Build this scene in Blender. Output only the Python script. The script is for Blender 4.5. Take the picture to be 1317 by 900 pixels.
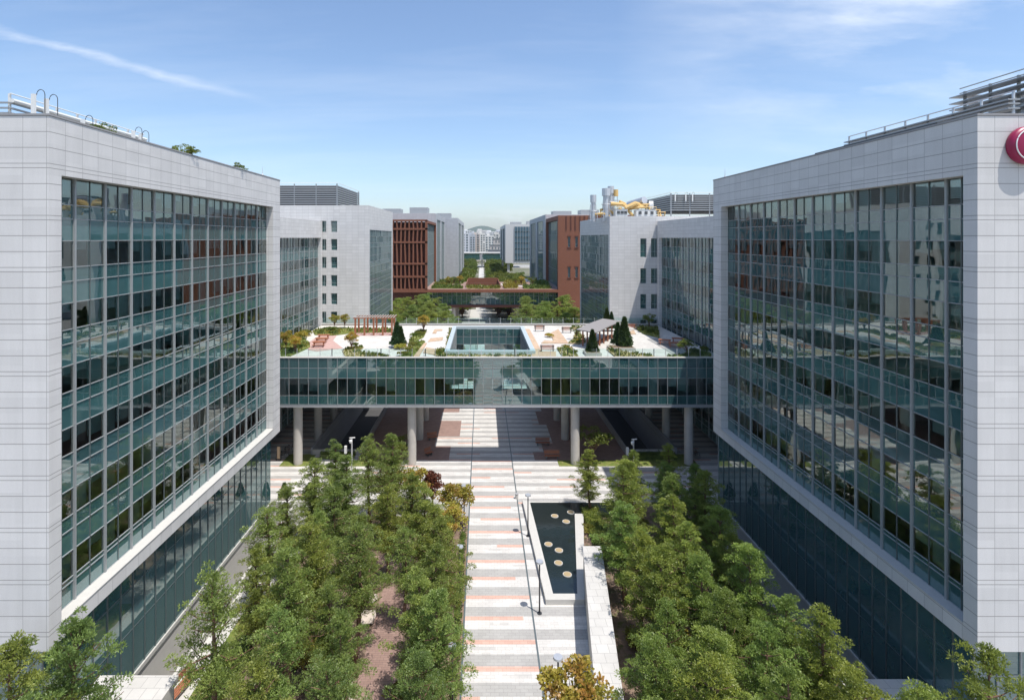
import bpy, math, random
from mathutils import Vector, Matrix
R = math.radians
random.seed(7)
ordn = ['first', 'second', 'third', 'fourth', 'fifth', 'sixth', 'seventh', 'eighth', 'ninth', 'tenth']
for o in list(bpy.data.objects): bpy.data.objects.remove(o)
SC = bpy.context.scene
COL = SC.collection
# ------------------------------------------------------------------ camera
HAZE = .00005
H = 32.0            # camera height over the plaza
cam = bpy.data.cameras.new('camera'); cam.sensor_width = 36; cam.lens = 690/1317*36
cam.shift_x = 38.5/1317; cam.shift_y = -144/1317
cam.clip_start = .5; cam.clip_end = 30000
co = bpy.data.objects.new('camera', cam); COL.objects.link(co)
co.location = (0, 0, H); co.rotation_euler = (R(90), 0, 0); SC.camera = co
SC.render.resolution_x = 1024; SC.render.resolution_y = 699
# ------------------------------------------------------------------ sun and sky
SUN_DIR = Vector((.285, -.27, 1.0)).normalized()      # towards the sun
ELEV = math.asin(SUN_DIR.z); AZ = math.atan2(SUN_DIR.x, SUN_DIR.y)
sl = bpy.data.lights.new('sun', 'SUN'); sl.energy = 4.1; sl.angle = R(.5); sl.color = (1, .955, .89)
so = bpy.data.objects.new('sun', sl); COL.objects.link(so)
so.rotation_euler = SUN_DIR.to_track_quat('Z', 'Y').to_euler(); so.location = (30, -30, 120)
SC.view_settings.view_transform = 'Standard'; SC.view_settings.look = 'None'
SC.view_settings.gamma = 1; SC.view_settings.exposure = 0.42
SC.view_settings.use_curve_mapping = False
W = bpy.data.worlds.new('World'); SC.world = W; W.use_nodes = True

class NT:
    """small helper to write node trees"""
    def __init__(s, tree): s.t = tree; s.n = tree.nodes; s.l = tree.links
    def new(s, typ, **kw):
        n = s.n.new(typ)
        for k, v in kw.items(): setattr(n, k, v)
        return n
    def put(s, sock, v):
        if hasattr(v, 'is_linked') or isinstance(v, bpy.types.NodeSocket): s.l.new(v, sock)
        elif v is not None: sock.default_value = v
    def math(s, op, a, b=None, c=None, clamp=False):
        n = s.new('ShaderNodeMath', operation=op, use_clamp=clamp)
        s.put(n.inputs[0], a)
        if b is not None: s.put(n.inputs[1], b)
        if c is not None: s.put(n.inputs[2], c)
        return n.outputs[0]
    def mix(s, f, a, b, mode='MIX'):
        n = s.new('ShaderNodeMix', data_type='RGBA', blend_type=mode, clamp_factor=True)
        s.put(n.inputs['Factor'], f)
        for sock, v in ((n.inputs[6], a), (n.inputs[7], b)):
            if isinstance(v, tuple) and len(v) == 3: v = (*v, 1)
            s.put(sock, v)
        return n.outputs[2]
    def noise(s, vec, scale, detail=3, rough=.5):
        n = s.new('ShaderNodeTexNoise'); s.put(n.inputs['Vector'], vec)
        n.inputs['Scale'].default_value = scale; n.inputs['Detail'].default_value = detail
        n.inputs['Roughness'].default_value = rough
        return n.outputs['Fac']
    def ramp(s, f, lo, hi, a=0., b=1.):
        n = s.new('ShaderNodeMapRange', clamp=True); s.put(n.inputs[0], f)
        for i, v in ((1, lo), (2, hi), (3, a), (4, b)): n.inputs[i].default_value = v
        return n.outputs[0]
    def sep(s, v):
        n = s.new('ShaderNodeSeparateXYZ'); s.put(n.inputs[0], v); return n.outputs
    def comb(s, x, y, z):
        n = s.new('ShaderNodeCombineXYZ')
        for i, v in enumerate((x, y, z)): s.put(n.inputs[i], v)
        return n.outputs[0]

# world: Nishita sky with thin cirrus mixed in by direction
w = NT(W.node_tree); w.n.clear()
sky = w.new('ShaderNodeTexSky', sky_type='NISHITA'); sky.sun_disc = False
sky.sun_elevation = ELEV; sky.sun_rotation = AZ; sky.air_density = 1.0; sky.dust_density = 1.1; sky.ozone_density = 3.6
tc = w.new('ShaderNodeTexCoord'); d = w.sep(tc.outputs['Generated'])
zz = w.math('MAXIMUM', d[2], .02)
px_ = w.math('DIVIDE', d[0], w.math('ADD', zz, .12)); py_ = w.math('DIVIDE', d[1], w.math('ADD', zz, .12))
def streak(ang, sx, sy, scale, lo, hi, seed):
    mp = w.new('ShaderNodeMapping'); w.put(mp.inputs[0], w.comb(px_, py_, seed))
    mp.inputs['Rotation'].default_value = (0, 0, R(ang)); mp.inputs['Scale'].default_value = (sx, sy, 1)
    return w.ramp(w.noise(mp.outputs[0], scale, 9, .62), lo, hi)
gx = w.math('DIVIDE', d[0], w.math('MAXIMUM', d[1], .05)); gz = w.math('DIVIDE', d[2], w.math('MAXIMUM', d[1], .05))
def brush(ang, sx, sy, scale, lo, hi, seed):
    mp = w.new('ShaderNodeMapping'); w.put(mp.inputs[0], w.comb(gx, gz, seed))
    mp.inputs['Rotation'].default_value = (0, 0, R(ang)); mp.inputs['Scale'].default_value = (sx, sy, 1)
    return w.ramp(w.noise(mp.outputs[0], scale, 8, .6), lo, hi)
c1 = brush(-24, 1.1, 4.2, 1.5, .40, .68, 3.1)          # broad brushed cirrus, upper right
c1b = brush(-30, 2.5, 14, 2.0, .30, .70, 5.1)
rgt = w.math('MULTIPLY', w.ramp(w.math('DIVIDE', d[0], w.math('MAXIMUM', d[1], .05)), .25, .7), w.ramp(d[2], .12, .22))
c1 = w.math('MULTIPLY', w.math('MULTIPLY', c1, w.math('MULTIPLY_ADD', c1b, .6, .4)), rgt)
# one long thin streak at the upper left: a narrow band round a great circle
gx = w.math('DIVIDE', d[0], w.math('MAXIMUM', d[1], .05)); gz = w.math('DIVIDE', d[2], w.math('MAXIMUM', d[1], .05))
wob = w.math('MULTIPLY_ADD', w.noise(w.comb(w.math('MULTIPLY', gx, 1.5), w.math('MULTIPLY', gz, 6.), 1.), 3, 6, .6), .05, -.025)
off = w.math('ADD', w.math('SUBTRACT', w.math('ADD', gz, w.math('MULTIPLY', w.math('ADD', gx, .9), .27)), .385), wob)
c2 = w.math('MULTIPLY', w.ramp(w.math('ABSOLUTE', off), .013, .0), w.ramp(gx, -.38, -.6))
c2 = w.math('MULTIPLY', c2, w.ramp(w.noise(w.comb(gx, w.math('MULTIPLY', gz, 5.), 7.), 5, 5, .6), .25, .7))
fa = streak(12, .4, 1.6, 1.2, .48, .85, 12.3)
cl = w.math('ADD', w.math('ADD', w.math('MULTIPLY', c1, 1.1), w.math('MULTIPLY', c2, .62)), w.math('MULTIPLY', fa, .22))
# low cumulus bank on the horizon
lowm = w.math('MULTIPLY', w.ramp(d[2], .0, .02), w.ramp(d[2], .055, .02))
cum = w.math('MULTIPLY', w.ramp(w.noise(w.comb(w.math('MULTIPLY', d[0], 1.), d[1], w.math('MULTIPLY', d[2], 3.2)), 9, 5), .52, .62), lowm)
cl = w.math('MULTIPLY', w.math('ADD', cl, w.math('MULTIPLY', cum, .8)), .85, clamp=True)
skc = w.mix(cl, sky.outputs[0], (5.6, 5.9, 6.3))
bg = w.new('ShaderNodeBackground'); w.put(bg.inputs[0], skc); bg.inputs[1].default_value = .15
wo = w.new('ShaderNodeOutputWorld'); w.l.new(bg.outputs[0], wo.inputs[0])

# ------------------------------------------------------------------ materials
def mat(name):
    m = bpy.data.materials.new(name); m.use_nodes = True
    t = NT(m.node_tree); t.n.clear()
    t.out = t.new('ShaderNodeOutputMaterial')
    t.geo = t.new('ShaderNodeNewGeometry')
    return m, t
def bsdf(t, col, rough=.6, metal=0., spec=.5, bump=None, bs=.2, bd=.02):
    p = t.new('ShaderNodeBsdfPrincipled')
    if isinstance(col, tuple) and len(col) == 3: col = (*col, 1)
    t.put(p.inputs['Base Color'], col); t.put(p.inputs['Roughness'], rough)
    p.inputs['Metallic'].default_value = metal; p.inputs['Specular IOR Level'].default_value = spec
    if bump is not None:
        b = t.new('ShaderNodeBump'); t.put(b.inputs['Height'], bump)
        b.inputs['Strength'].default_value = bs; b.inputs['Distance'].default_value = bd
        t.l.new(b.outputs[0], p.inputs['Normal'])
    t.l.new(p.outputs[0], t.out.inputs[0]); return p
def simple(name, col, rough=.6, metal=0., var=.12, scale=2.5, spec=.5):
    m, t = mat(name); n = t.noise(t.geo.outputs['Position'], scale, 4, .6)
    dark = tuple(c*(1-var) for c in col); light = tuple(min(1, c*(1+var)) for c in col)
    bsdf(t, t.mix(n, dark, light), rough, metal, spec); return m
def stone(name, base, joint, pw=1.33, ph=.89, bandh=.25, period=2.92, double=True):
    """granite cladding: world position; joints along u = x+y and z"""
    m, t = mat(name); P = t.geo.outputs['Position']; s = t.sep(P)
    u = t.math('ADD', s[0], s[1]); z = s[2]
    fu = t.math('FRACT', t.math('DIVIDE', t.math('ADD', u, 400), pw))
    ju = t.math('LESS_THAN', fu, .028/pw)
    top = 38.87
    v = t.math('SUBTRACT', top+40*period, z)
    if double:
        f = t.math('MULTIPLY', t.math('FRACT', t.math('DIVIDE', v, period)), period)
        jz = None
        for lv in (0, ph, 2*ph, period-bandh):
            a = t.math('LESS_THAN', t.math('ABSOLUTE', t.math('SUBTRACT', f, lv+.02)), .02)
            jz = a if jz is None else t.math('MAXIMUM', jz, a)
        row = t.math('FLOOR', t.math('DIVIDE', v, ph))
    else:
        fz = t.math('FRACT', t.math('DIVIDE', v, ph)); jz = t.math('LESS_THAN', fz, .03/ph)
        row = t.math('FLOOR', t.math('DIVIDE', v, ph))
    j = t.math('MAXIMUM', jz, t.math('MULTIPLY', ju, .75))
    cell = t.math('ADD', t.math('FLOOR', t.math('DIVIDE', t.math('ADD', u, 400), pw)), t.math('MULTIPLY', row, 17.3))
    wn = t.new('ShaderNodeTexWhiteNoise', noise_dimensions='1D'); t.put(wn.inputs['W'], cell)
    tone = t.math('MULTIPLY_ADD', wn.outputs[0], .09, .955)
    grain = t.math('MULTIPLY_ADD', t.noise(P, 38, 2, .8), .34, .83)
    stain = t.math('MULTIPLY_ADD', t.noise(t.comb(t.math('MULTIPLY', s[0], 1.), s[1], t.math('MULTIPLY', z, .10)), 1.1, 6, .7), .26, .87)
    k = t.math('MULTIPLY', t.math('MULTIPLY', tone, grain), stain)
    c = t.mix(1.0, base, t.comb(k, k, k), 'MULTIPLY')
    bsdf(t, t.mix(t.math('MULTIPLY', j, .85), c, joint), .55, spec=.3); return m
def glass(name, deep, gloss_ior=2.1, see=0.0, tint=(.35, .5, .5), wave=.0065, wscale=.5, rough=.012):
    """coated facade glass: fresnel reflection over a teal body, or over see-through tint"""
    m, t = mat(name); P = t.geo.outputs['Position']
    b = t.new('ShaderNodeBump'); b.inputs['Strength'].default_value = 1; b.inputs['Distance'].default_value = wave
    t.put(b.inputs['Height'], t.noise(P, wscale, 1.5, .4))
    g = t.new('ShaderNodeBsdfGlossy'); g.inputs['Roughness'].default_value = rough; g.inputs['Color'].default_value = (.86, .95, .93, 1)
    t.l.new(b.outputs[0], g.inputs['Normal'])
    fr = t.new('ShaderNodeFresnel'); fr.inputs['IOR'].default_value = gloss_ior
    mx = t.new('ShaderNodeMixShader'); t.put(mx.inputs[0], fr.outputs[0])
    if see:
        a = t.new('ShaderNodeBsdfTransparent'); a.inputs[0].default_value = (*tint, 1)
    else:
        a = t.new('ShaderNodeBsdfDiffuse')
        n = t.noise(P, .35, 3, .6)
        t.put(a.inputs[0], t.mix(n, tuple(c*.75 for c in deep), tuple(c*1.3 for c in deep)))
    t.l.new(a.outputs[0], mx.inputs[1]); t.l.new(g.outputs[0], mx.inputs[2]); t.l.new(mx.outputs[0], t.out.inputs[0])
    return m
def brickmat(name, c1, c2, mortar, sc, bw=.5, rh=.25, rough=.8, ms=.015):
    m, t = mat(name); b = t.new('ShaderNodeTexBrick'); t.l.new(t.geo.outputs['Position'], b.inputs['Vector'])
    b.inputs['Color1'].default_value = (*c1, 1); b.inputs['Color2'].default_value = (*c2, 1); b.inputs['Mortar'].default_value = (*mortar, 1)
    b.inputs['Scale'].default_value = sc; b.inputs['Brick Width'].default_value = bw; b.inputs['Row Height'].default_value = rh
    b.inputs['Mortar Size'].default_value = ms
    n = t.math('MULTIPLY_ADD', t.noise(t.geo.outputs['Position'], .5, 5, .65), .4, .8)
    bsdf(t, t.mix(1., b.outputs[0], t.comb(n, n, n), 'MULTIPLY'), rough); return m
def stripes(name, wide=False):
    """plaza paving: granite bands across the walk, white / grey with salmon lengths"""
    m, t = mat(name); P = t.geo.outputs['Position']; s = t.sep(P); per = 2.65 if not wide else 2.1
    y = t.math('ADD', s[1], 100.0 + (.35 if not wide else .9)); q = t.math('DIVIDE', y, per)
    f = t.math('FRACT', q); i = t.math('FLOOR', q)
    def wn(seed):
        n = t.new('ShaderNodeTexWhiteNoise', noise_dimensions='1D'); t.put(n.inputs['W'], t.math('ADD', i, seed)); return n.outputs[0]
    grey = t.math('MULTIPLY', t.math('LESS_THAN', f, .44), 1.)
    pink = t.math('GREATER_THAN', f, .82)
    half = t.math('GREATER_THAN', f, .60)
    xs = t.math('SUBTRACT', s[0], t.math('MULTIPLY_ADD', wn(.3), 5., -2.2)); ln = t.math('MULTIPLY_ADD', wn(5.7), 5., 1.5)
    inx = t.math('MULTIPLY', t.math('GREATER_THAN', xs, t.math('MULTIPLY', ln, -.6)), t.math('LESS_THAN', xs, ln))
    inx = t.math('MULTIPLY', inx, t.math('LESS_THAN', s[0], 4.3 if not wide else 30))
    if wide: inx = t.math('MULTIPLY', t.math('GREATER_THAN', t.noise(t.comb(t.math('MULTIPLY', s[0], .12), i, 0), 1., 0), .52), 1.)
    pk = t.math('MULTIPLY', pink, inx)
    # inlay of mid-grey cobbles inside grey bands
    wobble = t.math('GREATER_THAN', t.noise(t.comb(t.math('MULTIPLY', s[0], .35), i, 4.), 1.3, 0), .56)
    g2 = t.math('MULTIPLY', t.math('MULTIPLY', half, t.math('LESS_THAN', f, .72)), t.math('MULTIPLY', wobble, .55))
    c = t.mix(grey, (.56, .54, .515), (.37, .36, .345)); c = t.mix(g2, c, (.42, .405, .385))
    c = t.mix(pk, c, (.56, .36, .295))
    br = t.new('ShaderNodeTexBrick'); t.l.new(P, br.inputs['Vector']); br.inputs['Scale'].default_value = 1
    br.inputs['Brick Width'].default_value = .6; br.inputs['Row Height'].default_value = .3; br.inputs['Mortar Size'].default_value = .008
    br.inputs['Color1'].default_value = (1.04, 1.04, 1.04, 1); br.inputs['Color2'].default_value = (.93, .93, .93, 1); br.inputs['Mortar'].default_value = (.60, .60, .60, 1)
    c = t.mix(1., c, br.outputs[0], 'MULTIPLY')
    st = t.math('MULTIPLY', t.math('MULTIPLY_ADD', t.noise(P, .35, 7, .7), .50, .74), t.math('MULTIPLY_ADD', t.noise(P, 14, 2, .7), .24, .88))
    c = t.mix(1., c, t.comb(st, st, st), 'MULTIPLY')
    bsdf(t, c, .75, spec=.25); return m
def foliage(name, lo, hi, hi2=None, trans=.42):
    m, t = mat(name); tcn = t.new('ShaderNodeTexCoord'); oi = t.new('ShaderNodeObjectInfo')
    n = t.ramp(t.noise(tcn.outputs['Object'], 1.3, 3, .7), .32, .68)
    c = t.mix(n, lo, hi)
    if hi2: c = t.mix(t.ramp(t.noise(tcn.outputs['Object'], .8, 2), .5, .62), c, hi2)
    k = t.math('MULTIPLY_ADD', oi.outputs['Random'], .42, .76); r2 = t.math('FRACT', t.math('MULTIPLY', oi.outputs['Random'], 7.31)); c = t.mix(1., c, t.comb(t.math('MULTIPLY', k, t.math('MULTIPLY_ADD', r2, .28, .86)), k, t.math('MULTIPLY', k, t.math('MULTIPLY_ADD', r2, -.3, 1.15))), 'MULTIPLY')
    dff = t.new('ShaderNodeBsdfDiffuse'); tr = t.new('ShaderNodeBsdfTranslucent'); t.put(dff.inputs[0], c)
    t.put(tr.inputs[0], t.mix(.5, c, hi))
    gl = t.new('ShaderNodeBsdfGlossy'); gl.inputs['Roughness'].default_value = .45; gl.inputs[0].default_value = (.6, .6, .55, 1)
    a = t.new('ShaderNodeMixShader'); a.inputs[0].default_value = trans
    t.l.new(dff.outputs[0], a.inputs[1]); t.l.new(tr.outputs[0], a.inputs[2])
    b = t.new('ShaderNodeMixShader'); b.inputs[0].default_value = .05
    t.l.new(a.outputs[0], b.inputs[1]); t.l.new(gl.outputs[0], b.inputs[2]); t.l.new(b.outputs[0], t.out.inputs[0]); return m
def patchy(name, cols, scale, rough=.9):
    m, t = mat(name); P = t.geo.outputs['Position']
    c = t.mix(t.ramp(t.noise(P, scale, 5, .65), .4, .6), cols[0], cols[1])
    if len(cols) > 2: c = t.mix(t.ramp(t.noise(P, scale*2.7, 4, .7), .52, .62), c, cols[2])
    bsdf(t, c, rough, bump=t.noise(P, 9, 4, .7), bs=.6, bd=.05, spec=.2); return m

STONE = stone('granite_cladding', (.60, .585, .575), (.23, .22, .215))
STONE_S = stone('granite_small_panel', (.60, .59, .58), (.34, .33, .32), 1.2, .6, double=False)
COPING = simple('pale_stone', (.50, .485, .455), .6, var=.1, scale=3)
CONC = simple('concrete', (.46, .435, .395), .8, var=.18, scale=.8)
CONC_D = simple('grey_concrete', (.30, .30, .31), .8, var=.15, scale=.7)
VISION = glass('vision_glass', (.02, .05, .05), 2.7, see=1, tint=(.74, .95, .96))
SPAND = glass('spandrel_glass', (.034, .092, .097), 2.75)
SPAND2 = glass('pale_spandrel_glass', (.048, .118, .124), 2.7)
BASEG = glass('ground_floor_glass', (.042, .105, .115), 2.6, wave=.008, wscale=.5)
RAILG = glass('railing_glass', (.1, .1, .1), 1.45, see=1, tint=(.86, .94, .93), wave=.001)
FRAME = simple('grey_aluminium', (.30, .315, .32), .45, .1, var=.05)
FRAME_D = simple('dark_aluminium', (.13, .155, .16), .4, .3, var=.05)
BLIND = simple('roller_blind', (.62, .68, .68), .8, var=.05)
BLIND_B = simple('warm_cabinet', (.22, .13, .08), .7)
SLAB = simple('interior_slab', (.45, .45, .44), .8)
INNER = simple('interior_wall', (.35, .35, .34), .9)
ROOFM = simple('roof_membrane', (.38, .38, .37), .85)
LOUV = simple('louvre_metal', (.36, .37, .38), .45, .4, var=.08)
LOUVD = simple('dark_louvre_metal', (.10, .105, .11), .5, .4)
STEEL = simple('galvanised_steel', (.55, .56, .58), .4, .5, var=.1)
YEL = simple('yellow_pipe_paint', (.60, .40, .15), .5, var=.1)
WPAINT = simple('white_paint', (.7, .7, .68), .5, var=.06)
BLACK = simple('dark_pole_paint', (.035, .037, .042), .45, var=.05)
WOOD = simple('red_brown_timber', (.30, .115, .06), .7, var=.25, scale=6)
TERRA = simple('terracotta_fin', (.20, .074, .040), .7, var=.15, scale=1.4)
TERRAD = simple('dark_terracotta', (.115, .040, .026), .8, var=.2)
BARK = patchy('pine_bark', [(.13, .075, .05), (.22, .13, .09)], 5)
MAGENTA = simple('magenta_enamel', (.27, .004, .055), .38, var=.05)
WHITE = simple('white_enamel', (.8, .8, .8), .4, var=.02)
SOIL = patchy('grove_soil', [(.15, .105, .08), (.25, .18, .135), (.09, .10, .035)], .5)
LAWN = patchy('lawn_grass', [(.10, .14, .03), (.16, .19, .045), (.24, .20, .09)], .8)
BEDM = patchy('sedum_bed', [(.30, .24, .10), (.42, .32, .20), (.16, .18, .04)], .8)
BEDR = patchy('gravel_bed', [(.45, .31, .22), (.52, .39, .29), (.36, .28, .16)], 1.1)
PINKP = brickmat('pinkish_paving', (.50, .33, .29), (.44, .28, .25), (.3, .2, .18), 1, .6, .3)
BROWNP = brickmat('brown_brick_paving', (.30, .20, .17), (.24, .155, .13), (.15, .10, .09), 1, .5, .22, ms=.012)
WHITEP = brickmat('white_roof_paving', (.56, .54, .505), (.50, .48, .445), (.34, .32, .30), 1, .9, .9)
GREYP = brickmat('grey_paving', (.34, .335, .32), (.29, .285, .275), (.2, .2, .2), 1, 1.2, .6)
STRIPE = stripes('striped_walk_paving'); STRIPEW = stripes('striped_square_paving', True)
ASPH = simple('asphalt', (.06, .06, .062), .9, var=.2, scale=.4)
FARG = patchy('far_land', [(.11, .12, .07), (.20, .19, .16)], .02)
HILLM = simple('wooded_hill', (.05, .075, .04), .95, var=.3, scale=.004)
ROCK = patchy('pale_rock', [(.42, .36, .31), (.55, .48, .42)], 2)
PINEF = foliage('pine_needles', (.095, .145, .034), (.36, .43, .10))
PINEF2 = foliage('fresh_green_needles', (.10, .155, .034), (.36, .44, .088))
MAPLEY = foliage('yellowing_leaves', (.25, .27, .05), (.55, .48, .09), (.46, .27, .08))
MAPLER = foliage('red_leaves', (.11, .045, .03), (.24, .09, .06))
MAPLEG = foliage('light_green_leaves', (.10, .15, .03), (.25, .29, .06))
SHRUBF = foliage('shrub_leaves', (.07, .12, .025), (.20, .25, .05))
OLIVE = foliage('olive_shrub_leaves', (.16, .16, .03), (.34, .31, .06))
CONEF = foliage('dark_conifer_needles', (.030, .062, .022), (.075, .125, .040), trans=.15)
m_, t_ = mat('pond_water'); n_ = t_.noise(t_.geo.outputs['Position'], 2.2, 3)
bsdf(t_, (.012, .018, .018), .04, spec=.6, bump=n_, bs=.25, bd=.03); WATER = m_

# ------------------------------------------------------------------ mesh builder
class MB:
    def __init__(s): s.v = []; s.f = []; s.m = []
    def quad(s, a, b, c, d, mi=0):
        n = len(s.v); s.v += [a, b, c, d]; s.f.append((n, n+1, n+2, n+3)); s.m.append(mi)
    def poly(s, pts, mi=0):
        n = len(s.v); s.v += pts; s.f.append(tuple(range(n, n+len(pts)))); s.m.append(mi)
    def box(s, x0, x1, y0, y1, z0, z1, mi=0):
        x0, x1 = min(x0, x1), max(x0, x1); y0, y1 = min(y0, y1), max(y0, y1); z0, z1 = min(z0, z1), max(z0, z1)
        n = len(s.v)
        s.v += [(x0,y0,z0),(x1,y0,z0),(x1,y1,z0),(x0,y1,z0),(x0,y0,z1),(x1,y0,z1),(x1,y1,z1),(x0,y1,z1)]
        for q in ((0,3,2,1),(4,5,6,7),(0,1,5,4),(1,2,6,5),(2,3,7,6),(3,0,4,7)):
            s.f.append(tuple(n+i for i in q)); s.m.append(mi)
        return s
    def prism(s, pts, z0, z1, mi=0):
        k = len(pts); n = len(s.v)
        s.v += [(p[0], p[1], z0) for p in pts] + [(p[0], p[1], z1) for p in pts]
        s.f.append(tuple(n+i for i in range(k))[::-1]); s.m.append(mi)
        s.f.append(tuple(n+k+i for i in range(k))); s.m.append(mi)
        for i in range(k):
            j = (i+1) % k; s.f.append((n+i, n+j, n+k+j, n+k+i)); s.m.append(mi)
        return s
    def tube(s, pts, rad, n=8, mi=0, cap=True):
        pts = [Vector(p) for p in pts]
        if not hasattr(rad, '__len__'): rad = [rad]*len(pts)
        rings = []
        for i, p in enumerate(pts):
            t = (pts[min(i+1, len(pts)-1)] - pts[max(i-1, 0)])
            if t.length < 1e-6: t = Vector((0, 0, 1))
            t.normalize(); a = t.cross(Vector((0, 0, 1)) if abs(t.z) < .9 else Vector((1, 0, 0))).normalized(); b = t.cross(a)
            base = len(s.v)
            for k in range(n):
                an = 2*math.pi*k/n; s.v.append(tuple(p + (a*math.cos(an) + b*math.sin(an))*rad[i]))
            rings.append(base)
        for i in range(len(rings)-1):
            for k in range(n):
                k2 = (k+1) % n; s.f.append((rings[i]+k, rings[i]+k2, rings[i+1]+k2, rings[i+1]+k)); s.m.append(mi)
        if cap:
            s.f.append(tuple(rings[0]+k for k in range(n))[::-1]); s.m.append(mi)
            s.f.append(tuple(rings[-1]+k for k in range(n))); s.m.append(mi)
        return s
    def cyl(s, x, y, z0, z1, r, n=16, mi=0, r1=None): return s.tube([(x, y, z0), (x, y, z1)], [r, r if r1 is None else r1], n, mi)
    def build(s, name, mats, parent=None, smooth=False):
        org = Vector(parent['_o']) if parent is not None and '_o' in parent.keys() else Vector((0, 0, 0))
        me = bpy.data.meshes.new(name)
        me.from_pydata([(a-org.x, b-org.y, c-org.z) for a, b, c in s.v], [], s.f)
        if not isinstance(mats, (list, tuple)): mats = [mats]
        for m in mats: me.materials.append(m)
        me.polygons.foreach_set('material_index', s.m)
        if smooth: me.polygons.foreach_set('use_smooth', [True]*len(s.f))
        me.update()
        o = bpy.data.objects.new(name, me); COL.objects.link(o)
        if parent is not None:
            o.parent = parent; o['_o'] = tuple(org)
        return o
def tag(o, label=None, cat=None, group=None, kind=None):
    for k, v in (('label', label), ('category', cat), ('group', group), ('kind', kind)):
        if v: o[k] = v
    return o
def thing(name, loc, label, cat, group=None):
    o = bpy.data.objects.new(name, None); COL.objects.link(o); o.location = loc; o['_o'] = tuple(loc)
    o.empty_display_size = .5
    return tag(o, label, cat, group)
def dup(o, loc=None, rz=None, sc=None, label=None, group=None, parent=None):
    c = o.copy(); COL.objects.link(c)
    if parent is not None: c.parent = parent
    if loc is not None: c.location = loc
    if rz is not None: c.rotation_euler = (0, 0, rz)
    if sc is not None: c.scale = sc if hasattr(sc, '__len__') else (sc, sc, sc)
    if label: c['label'] = label
    if group: c['group'] = group
    for ch in list(o.children): dup(ch, parent=c)
    return c
def struct(mb, name, m, **k): o = mb.build(name, m, **k); o['kind'] = 'structure'; return o
def at(px, py, h=0.):
    """world point at height h seen at photo pixel (px, py)"""
    Y = 690*(H-h)/(py-306); return ((px-620)*Y/690, Y)

# ================================================================== THE SETTING
# ground: one far sheet, with openings for the sunken courts and ramps
holes = [(-25.4, -22.2, 18, 64.5), (24.8, 28.4, 18, 64.5), (-25, -18, 79.5, 113), (21.5, 28.5, 79.5, 113)]
xs = sorted({-4500., 4500.} | {h[0] for h in holes} | {h[1] for h in holes}); ys = sorted({-600., 9300.} | {h[2] for h in holes} | {h[3] for h in holes})
def cells(x0, x1, y0, y1):
    X = [x0]+[x for x in xs if x0 < x < x1]+[x1]; Y = [y0]+[y for y in ys if y0 < y < y1]+[y1]
    for a, b in zip(X, X[1:]):
        for c, e in zip(Y, Y[1:]):
            mx, my = (a+b)/2, (c+e)/2
            if not any(h[0] < mx < h[1] and h[2] < my < h[3] for h in holes): yield a, b, c, e
def sheet(name, rects, z, m, kind='structure'):
    mb = MB()
    for r in rects:
        for a, b, c, e in cells(*r): mb.quad((a, c, z), (b, c, z), (b, e, z), (a, e, z))
    o = mb.build(name, m); o['kind'] = kind; return o
sheet('ground', [(-4500, 4500, -600, 9300)], 0, FARG)
sheet('grey_pavement', [(-60, 60, -70, 640)], .004, GREYP)
sheet('plaza_square', [(-34, 40, 64.6, 176)], .008, STRIPEW)
sheet('plaza_walk', [(-1.5, 9.2, -70, 64.6), (-1.5, 4.3, 64.6, 77.3)], .012, STRIPE)
sheet('far_walk', [(-2.8, 1.6, 240, 575), (-5, 4, 209, 240)], .012, COPING)
sheet('far_lawn', [(-60, -2.8, 240, 575), (1.6, 60, 240, 575)], .008, FARG)
sheet('grove_soil_left', [(-18.6, -1.5, 12, 61.8)], .008, SOIL)
sheet('grove_soil_right', [(9.8, 24.8, 12, 64.6)], .008, SOIL)
sheet('grove_path', [(-9.0, -6.2, 20, 52), (-14, -6.2, 52, 54)], .016, BROWNP)
sheet('lawn', [(-20.4, -18.8, 41.0, 47), (-20.4, -18.8, 30, 39.8)], .020, LAWN)
sheet('pale_footpath', [(-22.2, -20.4, 26, 50)], .016, COPING)
# brick terraces under the bridge with stepped edges against the bands
tl = [(-18, -7.3, 77.3, 113), (-7.3, -3.6, 86.5, 94), (-7.3, -4.8, 77.3, 82.5), (-7.3, -4.2, 98.5, 104)]
tr = [(11, 21.5, 77.3, 113), (7.6, 11, 77.3, 80.2), (9.2, 11, 80.2, 83.5), (9.8, 11, 92, 99)]
sheet('brick_terrace', tl+tr, .016, BROWNP)
sheet('grass_verge', [(-28.5, -24.5, 75.2, 79.5), (-19, -11.5, 75.2, 77.3), (10.8, 20, 75.2, 77.3), (21.5, 30.5, 75.2, 79.5)], .020, LAWN)
mb = MB()
for x in (-1.5, 4.3): mb.box(x-.07, x+.07, 14, 170, .0, .024)
struct(mb, 'slot_drain', FRAME_D)
sheet('bicycle_path', [(-60, -34, 66, 100)], .012, ASPH)
# sunken courts and ramps
for (x0, x1, y0, y1), dpt, nm in zip(holes, (4.6, 4.6, 4.2, 4.2), ('sunken_court', 'sunken_court', 'underground_ramp', 'underground_ramp')):
    mb = MB(); mb.box(x0, x1, y0, y1, -dpt-.2, -dpt, 1)
    e = .3
    mb.box(x0-e, x0, y0-e, y1+e, -dpt, -.003 if x0 < 0 else -.003); mb.box(x1, x1+e, y0-e, y1+e, -dpt, -.003)
    mb.box(x0, x1, y0-e, y0, -dpt, -.003); mb.box(x0, x1, y1, y1+e, -dpt, -.003)
    struct(mb, nm, [COPING if nm == 'sunken_court' else CONC_D, GREYP if nm == 'sunken_court' else ASPH])
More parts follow.
